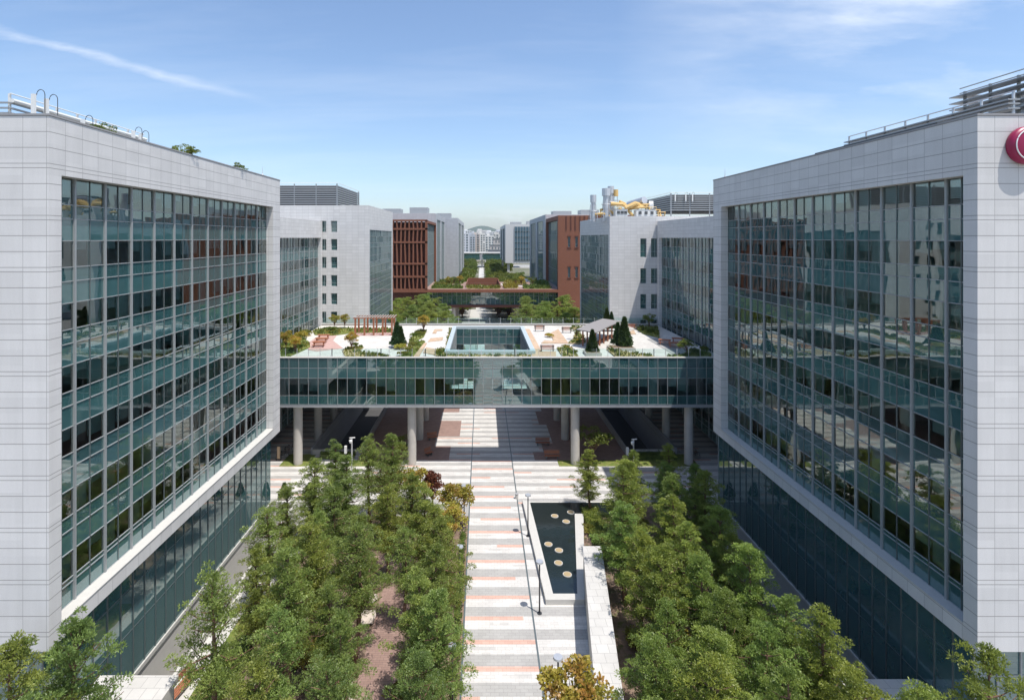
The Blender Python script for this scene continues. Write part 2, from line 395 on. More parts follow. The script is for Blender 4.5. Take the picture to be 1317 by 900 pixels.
# hills on the horizon
mb = MB(); rnd = random.Random(3); pts = []
for i in range(-46, 47):
    x = i*90; hgt = 60+150*math.exp(-((x+60)/260)**2)+80*math.exp(-((x-700)/500)**2)+70*math.exp(-((x+900)/400)**2)+18*math.sin(i*.9)+12*rnd.random()
    pts.append((x, 8200, hgt))
for a, b in zip(pts, pts[1:]):
    mb.quad((a[0], 7300, 0), (b[0], 7300, 0), (b[0], b[1], b[2]), (a[0], a[1], a[2])); mb.quad((a[0], a[1], a[2]), (b[0], b[1], b[2]), (b[0], 9200, 0), (a[0], 9200, 0))
struct(mb, 'hills', HILLM, smooth=True)

# ================================================================== FACADES
def P3(axis, plane, out, u, d, z): return (plane+out*d, u, z) if axis == 'x' else (u, plane+out*d, z)
def bar(mb, axis, plane, out, u0, u1, d0, d1, z0, z1, mi=0):
    a = P3(axis, plane, out, u0, d0, z0); b = P3(axis, plane, out, u1, d1, z1)
    mb.box(a[0], b[0], a[1], b[1], a[2], b[2], mi)
def curtain(parent, axis, plane, out, us, storeys, rnd, split=2, major=.15, blinds=.5, name='window', frame=FRAME, proj=.12, glassmats=None, wave=.006):
    """us: bay lines. storeys: list of (z0, [(height, kind), ...]) bottom-up; kind v=vision, s=spandrel, p=pale spandrel"""
    gm = glassmats or [VISION, SPAND, SPAND2]
    for ua, ub in zip(us, us[1:]):
        for z0, rows in storeys:
            ztop = z0+sum(r[0] for r in rows)
            f = MB(); g = MB(); b = MB()
            bar(f, axis, plane, out, ua-major/2, ua+major/2, -.02, proj, z0, ztop, 0)
            ks = split if ub-ua > 1.6 else 1
            for k in range(1, ks):
                u = ua+(ub-ua)*k/ks; bar(f, axis, plane, out, u-.026, u+.026, -.02, proj*.4, z0, ztop, 1)
            z = z0
            for hgt, kd in rows:
                bar(f, axis, plane, out, ua+major/2, ub-major/2, -.02, proj*.4, z-.028, z+.028, 0)
                mi = {'v': 0, 's': 1, 'p': 2}[kd]
                for k in range(ks):
                    p, q = ua+(ub-ua)*k/ks, ua+(ub-ua)*(k+1)/ks
                    t = [rnd.uniform(-wave, wave) for _ in range(3)]
                    c = [P3(axis, plane, out, p, t[0], z), P3(axis, plane, out, q, t[1], z), P3(axis, plane, out, q, t[1]+t[2], z+hgt), P3(axis, plane, out, p, t[0]+t[2], z+hgt)]
                    if (axis == 'x') == (out < 0): c = c[::-1]
                    g.quad(*c, mi)
                    if kd == 'v' and rnd.random() < blinds:
                        drop = rnd.choice((.35, .5, .75, 1., 1.))*hgt; wmi = 0 if rnd.random() < .93 else 1
                        bar(b, axis, plane, out, p+.04, q-.04, -.20, -.18, z+hgt-drop, z+hgt-.03, wmi)
                z += hgt
            fo = f.build(name, [frame, FRAME_D], parent)
            go = g.build('glass', gm, fo)
            if b.f: b.build('roller_blind', [BLIND, BLIND_B], fo)
rnd = random.Random(11)
def frange(a, b, st):
    n = max(1, round((b-a)/st)); return [a+(b-a)*i/n for i in range(n+1)]

def near_block(side, X, Xout, label):
    """the big cantilevered office box: X = facade plane, Xout = outer edge"""
    s = 1 if side == 'L' else -1           # outward direction of the main facade (towards the plaza)
    root = thing('office_building', ((X+Xout)/2, 47, 0), label, 'building')
    y0, y1, zb, zt = 30.1, 64.5, 8.8, 38.87; g0, g1, gz0, gz1 = 31.0, 62.4, 9.75, 35.6; rc = .8
    xi = X-s*rc
    mb = MB()
    mb.box(xi, X, y0, y1, gz1, zt); mb.box(xi, X, y0, y1, zb, gz0)          # top and bottom bands
    mb.box(xi, X, y0, g0, gz0, gz1); mb.box(xi, X, g1, y1, gz0, gz1)       # jambs
    mb.box(xi, Xout, y0, y0+.6, zb, zt); mb.box(xi, Xout, y1-.6, y1, zb, zt)
    mb.box(Xout, Xout+s*.6, y0+.6, y1-.6, zb, zt)
    mb.box(xi, Xout+s*.6, y0+.6, y1-.6, zb, zb+.5)
    mb.build('wall', STONE, root)
    MB().box(xi, Xout+s*.6, y0+.6, y1-.6, 37.4, 37.9).build('roof', ROOFM, root)
    c = MB(); c.box(xi-s*.05, X+s*.04, y0-.04, y1+.04, zt, zt+.1); c.box(xi-s*.05, Xout, y0-.04, y0+.7, zt, zt+.1)
    c.build('parapet_coping', CONC_D, root)
    sill = MB(); sill.box(xi+s*.03, X+s*.03, g0, g1, gz0, gz0+.06); sill.build('sill', COPING, root)
    # curtain wall: six full storeys and a part one
    us = [31.0]+[33.0+2.67*i for i in range(12)]; us[-1] = g1
    rows = [(1.32, 'p'), (.86, 's'), (1.6, 'v')]
    st = [(gz1-3.78*(k+1), rows) for k in range(6)]; st.append((gz0+.06, [(gz1-22.68-gz0-.06-1.6-.3, 'p'), (.3, 's'), (1.6, 'v')]))
    curtain(root, 'x', xi-s*.02, s, us, st, rnd, 2, .15, .72)
    for k in range(7):
        z = gz1-3.78*k-1.95
        if z > 9.3: MB().box(xi-s*.35, xi-s*9, y0+.6, y1-.6, z-.35, z).build('floor_slab', SLAB, root)
    MB().box(xi-s*9, xi-s*9.2, y0+.6, y1-.6, zb+.5, 37.4).build('inner_wall', INNER, root)
    # partitions that divide the rooms
    p = MB()
    for y in (39.5, 47.6, 55.6): p.box(xi-s*1.0, xi-s*9, y, y+.15, zb+.5, 37.4)
    p.build('partition', BLIND, root)
    # ground floor glazing, set back
    xb = X-s*1.1 if side == 'L' else X+.6
    curtain(root, 'x', xb, s, frange(y0+.9, y1-.1, 1.34), [(0.35, [(3.3, 'v'), (3.1, 's'), (2.05, 's')])], rnd, 1, .07, 0, glassmats=[BASEG]*3, frame=FRAME_D, proj=.06, wave=.004)
    curtain(root, 'y', y0+.9, -1, frange(min(xb, Xout), max(xb, Xout), 1.34), [(0.35, [(3.3, 'v'), (3.1, 's'), (2.05, 's')])], rnd, 1, .1, 0, glassmats=[BASEG]*3, frame=FRAME, proj=.08)
    curtain(root, 'y', y1-.1, 1, frange(min(xb, Xout), max(xb, Xout), 1.34), [(0.35, [(3.3, 'v'), (3.1, 's'), (2.05, 's')])], rnd, 1, .1, 0, glassmats=[BASEG]*3, frame=FRAME, proj=.08)
    pl = MB(); pl.box(xb-s*.5, xb+s*.14, y0-12, y1-.1, .02, .35); pl.box(xb-s*.5, Xout, y0+.7, y0+1.1, .02, .35); pl.build('plinth', COPING, root)
    MB().box(xb-s*6, xb-s*6.2, y0+2, y1-1, 0.03, zb).build('core_wall', INNER, root)
    return root
LB = near_block('L', -24.3, -58, 'large pale stone office block with wide glass side, left foreground')
RB = near_block('R', 27.8, 62, 'large stone office block with shaded glass side and round magenta sign, right foreground')

def wing(side, X, Xout, y0, y1, label, zt=35.2):
    s = 1 if side == 'L' else -1
    root = thing('office_wing', ((X+Xout)/2, (y0+y1)/2, 0), label, 'building')
    xi = X-s*.6; mb = MB()
    mb.box(xi, X, y0, y1, 32.0, zt); mb.box(xi, X, y1-.9, y1, 0, 32.0); mb.box(xi, X, y0, y0+.8, 0, 32)
    mb.box(xi, Xout, y1-.6, y1-.001, 0, zt); mb.box(xi, Xout, y0, y0+.6, 0, zt); mb.box(Xout, Xout+s*.6, y0+.6, y1-.6, 0, zt)
    mb.build('wall', STONE_S, root)
    MB().box(xi, Xout+s*.6, y0+.6, y1-.6, 34.2, 34.6).build('roof', ROOFM, root)
    us = frange(y0+.8, y1-.9, 2.67); rows = [(1.32, 'p'), (.86, 's'), (1.6, 'v')]
    st = [(32-3.78*(k+1), rows) for k in range(8)]
    st = [(32-3.78*8, rows*8)]
    curtain(root, 'x', xi-s*.02, s, us, st, rnd, 2, .12, .7)
    for k in range(8):
        z = 32-3.78*k-1.95
        MB().box(xi-s*.35, xi-s*8, y0+.6, y1-.6, z-.35, z).build('floor_slab', SLAB, root)
    MB().box(xi-s*8, xi-s*8.2, y0+.6, y1-.6, 0, 34).build('inner_wall', INNER, root)
    return root
LW = wing('L', -30.9, -58, 64.7, 103.8, 'lower stone and glass wing set back behind the left foreground block')
RW = wing('R', 33.9, 62, 64.7, 103.8, 'lower stone and glass wing set back behind the right foreground block')

def punched(root, y, wins, side=-1):
    """windows in a wall that faces -y: recess frame + pane"""
    for (xa, xb, za, zb) in wins:
        f = MB(); w_ = .09
        f.box(xa, xb, y-.05, y+.06, za, za+w_); f.box(xa, xb, y-.05, y+.06, zb-w_, zb)
        f.box(xa, xa+w_, y-.05, y+.06, za+w_, zb-w_); f.box(xb-w_, xb, y-.05, y+.06, za+w_, zb-w_)
        f.box(xa+w_, xb-w_, y-.03, y+.04, za+(zb-za)*.3, za+(zb-za)*.3+.06)
        fo = f.build('window', FRAME, root)
        g = MB(); g.quad((xa+w_, y-.01, za+w_), (xb-w_, y-.01, za+w_), (xb-w_, y-.01, zb-w_), (xa+w_, y-.01, zb-w_)); g.build('glass', SPAND, fo)
def wall_with_holes(mb, x0, x1, z0, z1, y0, y1, wins, mi=0):
    xs_ = sorted({x0, x1} | {w_[0] for w_ in wins} | {w_[1] for w_ in wins}); zs_ = sorted({z0, z1} | {w_[2] for w_ in wins} | {w_[3] for w_ in wins})
    for a, b in zip(xs_, xs_[1:]):
        run = None
        for c, e in zip(zs_, zs_[1:]):
            hole = any(w_[0]-1e-6 <= a and b <= w_[1]+1e-6 and w_[2]-1e-6 <= c and e <= w_[3]+1e-6 for w_ in wins)
            if hole:
                if run: mb.box(a, b, y0, y1, run[0], run[1], mi); run = None
            else: run = (run[0], e) if run else (c, e)
        if run: mb.box(a, b, y0, y1, run[0], run[1], mi)

def mid_block(side, X, Xout, y0, y1, zt, gz1, wins, label, mat_=None, glassm=None):
    s = 1 if side == 'L' else -1
    root = thing('office_building', ((X+Xout)/2, (y0+y1)/2, 0), label, 'building')
    mb = MB(); xi = X-s*.12
    wall_with_holes(mb, min(X, Xout), max(X, Xout), 0, zt, y0, y0+.5, wins)
    mb.box(X-s*.5, X, y0+.5, y0+1.1, 0, zt); mb.box(xi, X, y1-.9, y1, 0, zt); mb.box(xi, X, y0+1.1, y1-.9, gz1, zt)
    mb.box(xi, Xout, y1-.5, y1-.001, 0, zt); mb.box(Xout, Xout+s*.5, y0+.5, y1-.5, 0, zt)
    mb.build('wall', mat_ or STONE_S, root)
    MB().box(xi, Xout+s*.5, y0+.5, y1-.5, zt-1.3, zt-.9).build('roof', ROOFM, root)
    punched(root, y0+.32, wins)
    curtain(root, 'x', xi, s, frange(y0+1.1, y1-.9, 1.35), [(1.9, [(1.6, 's'), (.9, 'p'), (1.3, 's')]*max(1, int((gz1-1.9)/3.8))+[((gz1-1.9) % 3.8+.01, 's')])], rnd, 1, .08, 0, glassmats=glassm or [SPAND, SPAND, SPAND2], frame=FRAME, proj=.06)
    return root
def zpx(py, Y): return H-(py-306)*Y/690
def xpx(px, Y): return (px-620)*Y/690
Y = 104.3
wl = [(xpx(a, Y), xpx(b, Y), zpx(c+14.5, Y), zpx(c, Y)) for a, b in ((412.3, 420.2), (426.2, 434.2)) for c in (284.2, 307.5, 330.5, 353.8, 377, 400.5)]
CL = mid_block('L', -22.0, -58, 104, 132, 38.3, 33.6, wl, 'pale stone office with paired small windows and louvred roof plant, left of the roof garden')
wr = [(xpx(a, Y), xpx(b, Y), zpx(c[1], Y), zpx(c[0], Y)) for a, b in ((823, 831), (836.7, 845)) for c in ((306.7, 331), (345, 364.5), (378, 397), (411, 431))]
CR = mid_block('R', 24.75, 62, 104, 135.5, 36.2, 32.6, wr, 'pale stone office carrying yellow pipework and steel stacks, right of the roof garden')

# ---- louvred plant enclosures on the roofs
def louvre_box(name, x0, x1, y0, y1, z0, z1, label, step=.45, legs=0., m=LOUV, rail=True, dark=LOUVD):
    root = thing(name, ((x0+x1)/2, (y0+y1)/2, z0), label, 'roof plant screen')
    sl_ = MB(); z = z0+legs+.2
    while z < z1-.1:
        for (a, b, c, e) in ((x0, x1, y0, y0+.12), (x0, x1, y1-.12, y1), (x0, x0+.12, y0+.12, y1-.12), (x1-.12, x1, y0+.12, y1-.12)):
            sl_.box(a, b, c, e, z, z+step*.45)
        z += step
    sl_.build('louvre_slats', m, root)
    inner = MB(); inner.box(x0+.5, x1-.5, y0+.5, y1-.5, z0+legs+.25, z1-.4); inner.build('plant_casing', dark, root)
    for px, py in ((x0+.2, y0+.2), (x1-.2, y0+.2), (x0+.2, y1-.2), (x1-.2, y1-.2)):
        MB().box(px-.12, px+.12, py-.12, py+.12, z0, z1).build('post', m, root)
    n = int((x1-x0)/4)
    for i in range(1, n):
        MB().box(x0+(x1-x0)*i/n-.1, x0+(x1-x0)*i/n+.1, y0+.13, y0+.3, z0, z1).build('post', m, root)
    if rail:
        r = MB()
        for (a, b) in (((x0, y0), (x1, y0)), ((x0, y0), (x0, y1)), ((x1, y0), (x1, y1))):
            r.tube([(a[0], a[1], z1+.15), (b[0], b[1], z1+.15)], .05, 6)
        r.build('top_rail', WPAINT, root)
    return root
louvre_box('louvred_plant_screen', -52, -29.6, 110, 129.6, 37.4, 43.1, 'grey louvred plant screen on the stone office left of the roof garden')
louvre_box('louvred_plant_screen', 39.3, 60, 112, 129.7, 35.3, 41.3, 'grey louvred plant screen on legs behind the yellow pipework', legs=2.2)
def long_louvre(x0, x1, y0, y1, z0, z1, label, step, m):
    root = thing('louvred_plant_screen', ((x0+x1)/2, (y0+y1)/2, z0), label, 'roof plant screen')
    s_ = MB(); z = z0+.3
    while z < z1-.2:
        s_.box(x0-.25, x0+.05, y0, y1, z, z+.07); s_.box(x0, x1, y0-.1, y0, z, z+.1); z += step
    s_.build('louvre_slats', m, root)
    n = int((y1-y0)/2)
    for i in range(n+1):
        yy = y0+(y1-y0)*i/n; MB().box(x0+.06, x0+.16, yy-.05, yy+.05, z0, z1+.45).build('post', m, root)
    r = MB(); r.tube([(x0+.1, y0, z1+.45), (x0+.1, y1, z1+.45)], .035, 6); r.tube([(x0+.1, y0, z1+.1), (x0+.1, y1, z1+.1)], .06, 6)
    r.build('handrail', m, root)
    MB().box(x0+1.2, x1-.5, y0+.5, y1-.5, z0, z1-.5).build('plant_casing', LOUVD, root)
    return root
# left block roof (outer side is -x)
root = thing('louvred_plant_screen', (-32, 38, 37.9), 'white railed louvre screen along the roof of the left foreground block', 'roof plant screen')
s_ = MB(); z = 38.3
while z < 40.0: s_.box(-27.5, -27.35, 31.2, 43.6, z, z+.09); s_.box(-44, -27.5, 31.1, 31.2, z, z+.09); s_.box(-44, -27.5, 43.5, 43.6, z, z+.09); z += .3
s_.build('louvre_slats', LOUV, root)
r = MB(); r.tube([(-27.45, 31.2, 40.4), (-27.45, 43.6, 40.4)], .035, 6); r.tube([(-27.3, 31.2, 39.98), (-27.3, 43.6, 39.98)], .12, 8); r.tube([(-27.3, 31.2, 39.2), (-27.3, 43.6, 39.2)], .05, 6); r.build('handrail', WPAINT, root)
for i in range(8):
    yy = 31.3+i*1.74; MB().box(-27.62, -27.5, yy-.05, yy+.05, 37.9, 40.4).build('post', WPAINT, root)
MB().box(-43, -28.3, 32, 43, 37.9, 39.3).build('plant_casing', LOUVD, root)
# right block roof
root = thing('louvred_plant_screen', (33, 38, 37.9), 'low grey railed louvre walkway along the roof edge of the right foreground block', 'roof plant screen')
s_ = MB()
for z in (39.5, 39.78, 40.02): s_.box(30.6, 31.3, 31.2, 45.4, z, z+.08)
s_.box(31.6, 33.6, 31.2, 49, 39.0, 39.1); s_.build('louvre_slats', LOUV, root)
r = MB(); r.tube([(31, 31.2, 40.55), (31, 45.4, 40.55)], .04, 6); r.build('handrail', STEEL, root)
for i in range(8):
    yy = 31.3+i*2.0; MB().box(30.95, 31.05, yy-.05, yy+.05, 37.9, 40.55).build('post', STEEL, root)
s_ = MB(); s_.box(30.4, 30.55, 36, 49, 39.60, 39.72); s_.box(30.4, 33, 48.85, 49, 39.60, 39.72); s_.box(30.4, 30.55, 48.85, 49, 37.9, 39.6); s_.build('edge_frame', BLACK, root)
root = thing('louvred_plant_screen', (42, 34, 37.9), 'tall bladed louvre screen stepping up at the right edge of the roof', 'roof plant screen')
s_ = MB()
for i in range(9): s_.box(34.2, 35.2, 30.9, 39.3, 38.5+i*.46, 38.56+i*.46); s_.box(35.2, 52, 38.4, 39.3, 38.5+i*.46, 38.56+i*.46)
s_.build('louvre_slats', LOUV, root)
for i in range(5): MB().box(34.9, 35.05, 31+i*1.95, 31.12+i*1.95, 37.9, 42.6).build('post', FRAME, root)
r = MB(); r.tube([(35, 30.9, 42.9), (35, 39.3, 42.9)], .04, 6); r.tube([(35, 30.9, 42.55), (35, 39.3, 42.55)], .04, 6); r.build('handrail', FRAME, root)
MB().box(37, 52, 32, 38, 37.9, 41.6).build('plant_casing', LOUV, root)
# antenna panels with looped cables
def antenna(x, y, z, label, hgt=1.5, group=None):
    root = thing('antenna', (x, y, z), label, 'antenna', group)
    MB().cyl(x, y, z, z+hgt+.3, .035, 8).build('mast', STEEL, root)
    MB().box(x-.11, x+.11, y-.20, y-.08, z+.35, z+hgt+.3).build('antenna_panel', WPAINT, root)
    pts = [(x+.02, y, z+hgt+.25)]+[(x+.02+.24*(1-math.cos(a)), y+.05, z+hgt+.3+.30*math.sin(a)) for a in [math.pi*i/10 for i in range(11)]]+[(x+.5, y+.05, z+.2)]
    MB().tube(pts, .020, 6).build('cable', BLACK, root)
antenna(-25.8, 31.0, 38.97-.6, 'white antenna panel with looped cable, leftmost on the left block roof', 1.6)
antenna(-25.3, 31.3, 38.97-.6, 'white antenna panel with looped cable, at the left block roof corner', 1.4)
antenna(-25.2, 34.0, 38.97-.6, 'short white antenna beside the railing of the left block roof', .8)
antenna(-25.0, 38.6, 38.97-.6, 'white antenna panel midway along the left block roof edge', 1.0)
antenna(-25.0, 39.4, 38.97-.6, 'white antenna panel at the far end of the left louvre screen', .9)
antenna(31.6, 31.0, 38.97-.6, 'small white antenna by the roof corner above the magenta sign', .8)
for x, lab in ((40.2, 'antenna with looped cable leftmost on the right louvred screen'), (42.4, 'middle looped cable antenna on the right louvred screen'), (43.8, 'looped cable antenna rightmost on the right louvred screen')):
    antenna(x, 111.8, 39.3, lab, 1.6)
def rod(x, y, z, lab):
    root = thing('lightning_rod', (x, y, z), lab, 'lightning rod')
    MB().cyl(x, y, z, z+1.1, .04, 6, r1=.015).build('rod', STEEL, root); MB().cyl(x, y, z, z+.25, .18, 8, r1=.08).build('base', STEEL, root)
rod(-24.8, 60.6, 38.97, 'small steel lightning rod at the far corner of the left block roof')
rod(28.3, 62.5, 38.97, 'small steel lightning rod at the far corner of the right block roof')
# round magenta emblem on the right block's front
ex, ez, ey, er = 30.36, 37.15, 29.72, 1.06
root = thing('emblem_sign', (ex, ey, ez), 'round magenta emblem sign with a thin white ring on the right stone wall', 'sign')
mb = MB(); prof = [(er*.96, .36), (er, .25), (er, .12), (er*.97, .0), (er*.8, -.09), (er*.5, -.14), (.01, -.16)]; n = 48; base = []
for rr, dy in prof:
    base.append(len(mb.v)); mb.v += [(ex+rr*math.cos(2*math.pi*k/n), ey+dy, ez+rr*math.sin(2*math.pi*k/n)) for k in range(n)]
for a, b in zip(base, base[1:]):
    for k in range(n): mb.f.append((a+k, a+(k+1) % n, b+(k+1) % n, b+k)); mb.m.append(0)
mb.build('disc', MAGENTA, root, smooth=True)
pts = [(ex+.86*math.cos(a), ey-.115, ez+.86*math.sin(a)) for a in [R(100+i*(260/40)) for i in range(41)]]
rg = MB(); rg.tube(pts, .03, 6); rg.box(ex+.15, ex+.86, ey-.18, ey-.12, ez-.04, ez+.04); rg.build('ring', WHITE, root)
lt = MB(); lt.box(ex-.04, ex+.03, ey-.2, ey-.14, ez-.3, ez+.3); lt.box(ex-.04, ex+.22, ey-.2, ey-.14, ez-.3, ez-.22); lt.build('letter', WHITE, root)
MB().tube([(ex-.28, ey-.2, ez+.26), (ex-.28, ey-.1, ez+.26)], .09, 16).build('dot', WHITE, root)
MB().box(ex-.3, ex+.3, ey+.3, 30.11, ez-.3, ez+.3).build('bracket', STEEL, root)

# ================================================================== BRIDGE BUILDINGS
def ring_slab(x0, x1, y0, y1, hx0, hx1, hy0, hy1, z0, z1):
    mb = MB(); mb.box(x0, x1, y0, hy0, z0, z1); mb.box(x0, x1, hy1, y1, z0, z1); mb.box(x0, hx0, hy0, hy1, z0, z1); mb.box(hx1, x1, hy0, hy1, z0, z1); return mb
BX0, BX1, BY0, BY1 = -30.88, 33.88, 74.6, 103.6; hx0, hx1, hy0, hy1 = -4.7, 7.0, 77.9, 98.4; BZ0, BZT = 8.43, 15.3
BR = thing('bridge_building', (1.5, 89, 0), 'long glass bridge building on round columns carrying the roof garden', 'building')
ring_slab(BX0, BX1, BY0, BY1, hx0, hx1, hy0, hy1, BZ0, BZ0+.42).build('soffit_band', STEEL, BR)
ring_slab(BX0, BX1, BY0+.3, BY1-.3, hx0-.3, hx1+.3, hy0-.3, hy1+.3, 9.7, 9.95).build('floor_slab', SLAB, BR)
ring_slab(BX0, BX1, BY0+.3, BY1-.3, hx0-.3, hx1+.3, hy0-.3, hy1+.3, 12.7, 13.0).build('ceiling', BLIND, BR)
ring_slab(BX0, BX1, BY0+.25, BY1-.2, hx0-.3, hx1+.3, hy0-.3, hy1+.3, 14.9, 15.18).build('roof_deck', WHITEP, BR)
MB().box(-30, -29.7, BY0+6, BY1-6, 9.95, 12.7).build('inner_wall', INNER, BR)
rows = [(1.25, 's'), (2.4, 'v'), (1.4, 'p'), (1.4, 's')]
z00 = BZ0+.42
curtain(BR, 'y', BY0, -1, frange(BX0, BX1, 1.36), [(z00, rows)], rnd, 1, .06, .55, proj=.07, name='glazing_bay', wave=.005)
curtain(BR, 'y', hy1, -1, frange(hx0, hx1, 1.36), [(z00, rows)], rnd, 1, .08, .3, proj=.07, name='courtyard_glazing_bay')
curtain(BR, 'x', hx0, 1, frange(hy0, hy1, 1.36), [(z00, rows)], rnd, 1, .08, .3, proj=.07, name='courtyard_glazing_bay')
curtain(BR, 'x', hx1, -1, frange(hy0, hy1, 1.36), [(z00, rows)], rnd, 1, .08, .3, proj=.07, name='courtyard_glazing_bay')
curtain(BR, 'y', hy0, 1, frange(hx0, hx1, 1.36), [(z00, rows)], rnd, 1, .08, .3, proj=.07, name='courtyard_glazing_bay')
curtain(BR, 'y', BY1, 1, frange(BX0, BX1, 2.72), [(z00, rows)], rnd, 1, .08, .3, proj=.07, name='rear_glazing_bay')
MB().box(BX0, BX1, BY0-.1, BY0+.5, 15.31, 15.42).build('parapet_cap', COPING, BR)
MB().box(BX0, BX1, BY1-.5, BY1+.1, 15.31, 15.5).build('parapet_cap', COPING, BR)
c = MB(); c.box(hx0-.7, hx0, hy0-.7, hy1+.7, 15.25, 15.75); c.box(hx1, hx1+.7, hy0-.7, hy1+.7, 15.25, 15.75); c.box(hx0, hx1, hy0-.7, hy0, 15.25, 15.75); c.box(hx0, hx1, hy1, hy1+.7, 15.25, 15.75)
c.build('courtyard_curb', simple('pale_blue_metal', (.5, .56, .57), .4, .2), BR)
for yy in (76.1, 85.4, 94.4, 102.6):
    for xx in (-26.1, -9.95, 13.2, 29.3):
        MB().cyl(xx, yy, .03, BZ0, .62, 24).build('column', CONC, BR, smooth=False)
for xx in (-26.1, -17.9, -9.95, 13.2, 21.2, 29.3):
    MB().cyl(xx, 77.0, 9.95, 12.7, .45, 16).build('inner_column', WPAINT, BR)
# glass guard rails of the roof garden
def guard(x0, x1, y, z, n, parent):
    g = MB(); p = MB()
    for i in range(n+1):
        x = x0+(x1-x0)*i/n; p.box(x-.03, x+.03, y-.03, y+.03, z, z+1.15)
        if i < n: g.box(x+.05, x0+(x1-x0)*(i+1)/n-.05, y-.01, y+.01, z+.08, z+1.1)
    fo = p.build('guard_rail', STEEL, parent); g.build('glass_panel', RAILG, fo)
guard(BX0+.2, BX1-.2, BY0+.35, 15.42, 40, BR); guard(BX0+.2, BX1-.2, BY1-.3, 15.5, 32, BR)
# roof garden surfaces (photo points at roof level)
RZ = 15.18
def rp(px, py, h=RZ): return at(px, py, h)
def inside(p, q):
    c = False
    for i in range(len(q)):
        (x1, y1), (x2, y2) = q[i], q[i-1]
        if (y1 > p[1]) != (y2 > p[1]) and p[0] < (x2-x1)*(p[1]-y1)/(y2-y1)+x1: c = not c
    return c
bed_rnd = random.Random(77)
def tuft(mb, c, out, ln, wd, rnd, k=3):
    for _ in range(k):
        d_ = Vector((out.x+rnd.gauss(0, .55), out.y+rnd.gauss(0, .55), out.z+rnd.gauss(.15, .5)))
        if d_.length < .1: continue
        d_.normalize(); sd = d_.cross(Vector((rnd.gauss(0, 1), rnd.gauss(0, 1), rnd.gauss(0, 1))))
        if sd.length < .05: continue
        sd.normalize(); e_ = c+d_*ln*rnd.uniform(.6, 1.1); n = len(mb.v)
        mid = c.lerp(e_, .55)
        mb.v += [tuple(c), tuple(mid+sd*wd*.5), tuple(e_), tuple(mid-sd*wd*.5)]; mb.f.append((n, n+1, n+2, n+3)); mb.m.append(0)
def bed(name, pts, z0, z1, m, stuff=False):
    q = [rp(*p) for p in pts]; o = MB().prism(q, z0, z1).build(name, m, BR)
    if m in (LAWN, BEDM):
        xa, xb = min(p[0] for p in q), max(p[0] for p in q); ya, yb = min(p[1] for p in q), max(p[1] for p in q)
        parts_ = [MB(), MB()]; n = int((xb-xa)*(yb-ya)*9)
        cs = [(bed_rnd.uniform(xa, xb), bed_rnd.uniform(ya, yb)) for _ in range(max(6, n//14))]
        for i in range(n):
            if i % 2: p = (bed_rnd.uniform(xa, xb), bed_rnd.uniform(ya, yb))
            else: c_ = bed_rnd.choice(cs); p = (c_[0]+bed_rnd.gauss(0, .3), c_[1]+bed_rnd.gauss(0, .3))
            if inside(p, q): tuft(parts_[i % 2], Vector((p[0], p[1], z1-.02)), Vector((0, 0, 1.)), .34 if i % 2 else .5, .13, bed_rnd, 3)
        for pm, fm in zip(parts_, (SHRUBF, OLIVE)):
            if pm.f: g = pm.build('ground_cover', fm, o); g['kind'] = 'stuff'
    return o
bed('planting_bed', [(361, 459), (361, 440), (385, 432), (398, 441), (399, 447), (370, 460)], RZ-.05, RZ+.16, LAWN)
bed('planting_bed', [(361, 440), (361, 431), (392, 428), (400, 432), (386, 436)], RZ-.05, RZ+.18, BEDM)
bed('planting_bed', [(402, 426), (414, 423), (505, 423), (505, 428), (450, 429), (428, 432), (405, 431)], RZ-.05, RZ+.15, LAWN)
bed('timber_deck', [(396, 441), (412, 431), (436, 428), (428, 438), (441, 448), (408, 452), (396, 450)], RZ-.05, RZ+.05, PINKP)
bed('timber_deck', [(456, 428), (506, 428), (506, 431.5), (456, 432)], RZ-.04, RZ+.07, PINKP)
bed('gravel_bed', [(440, 452), (450, 446), (468, 447), (462, 452.5), (500, 458), (500, 460.5), (445, 460.5)], RZ-.05, RZ+.12, BEDM)
bed('planting_bed', [(512, 462-1.5), (528, 452), (522, 449), (537, 440), (547, 440), (531, 460.5)], RZ-.05, RZ+.22, LAWN)
bed('gravel_bed', [(531, 460.5), (545, 442), (549, 442), (538, 460.5)], RZ-.05, RZ+.14, BEDR)
bed('planting_bed', [(526, 440), (535, 427), (549, 425), (545, 434), (532, 441)], RZ-.05, RZ+.2, LAWN)
bed('gravel_bed', [(544, 454), (548, 447), (563, 450), (560, 457)], RZ-.05, RZ+.1, BEDR)
bed('gravel_bed', [(550, 440), (554, 435.5), (570, 434), (569, 438)], RZ-.05, RZ+.1, BEDR)
bed('gravel_bed', [(556, 429), (559, 424), (569, 424), (569, 425.5), (562, 426), (561, 429)], RZ-.05, RZ+.1, BEDR)
bed('planting_bed', [(558, 457), (562, 450), (573, 449), (578, 424), (583, 424), (575.5, 456), (576, 460.5), (566, 460.5)], RZ-.05, RZ+.18, BEDM)
bed('planting_bed', [(576, 457.5), (683, 457.5), (683, 460.5), (576, 460.5)], RZ-.05, RZ+.16, BEDM)
bed('gravel_bed', [(672, 424), (681, 424), (697, 453), (715, 453), (715, 460.5), (684, 460.5), (684, 455)], RZ-.05, RZ+.15, BEDR)
bed('planting_bed', [(716, 448), (735, 447), (745, 460.5), (724, 460.5)], RZ-.05, RZ+.18, BEDM)
bed('gravel_bed', [(696, 442), (700, 439), (712, 439), (708, 429), (718, 424), (731, 442)], RZ-.05, RZ+.13, BEDR)
bed('planting_bed', [(731, 442), (736, 439), (741, 426), (751, 433), (753, 441), (743, 443)], RZ-.05, RZ+.18, BEDM)
bed('planting_bed', [(780, 450), (788, 446), (800, 453), (842, 459), (842, 460.5), (792, 460.5)], RZ-.05, RZ+.2, BEDM)
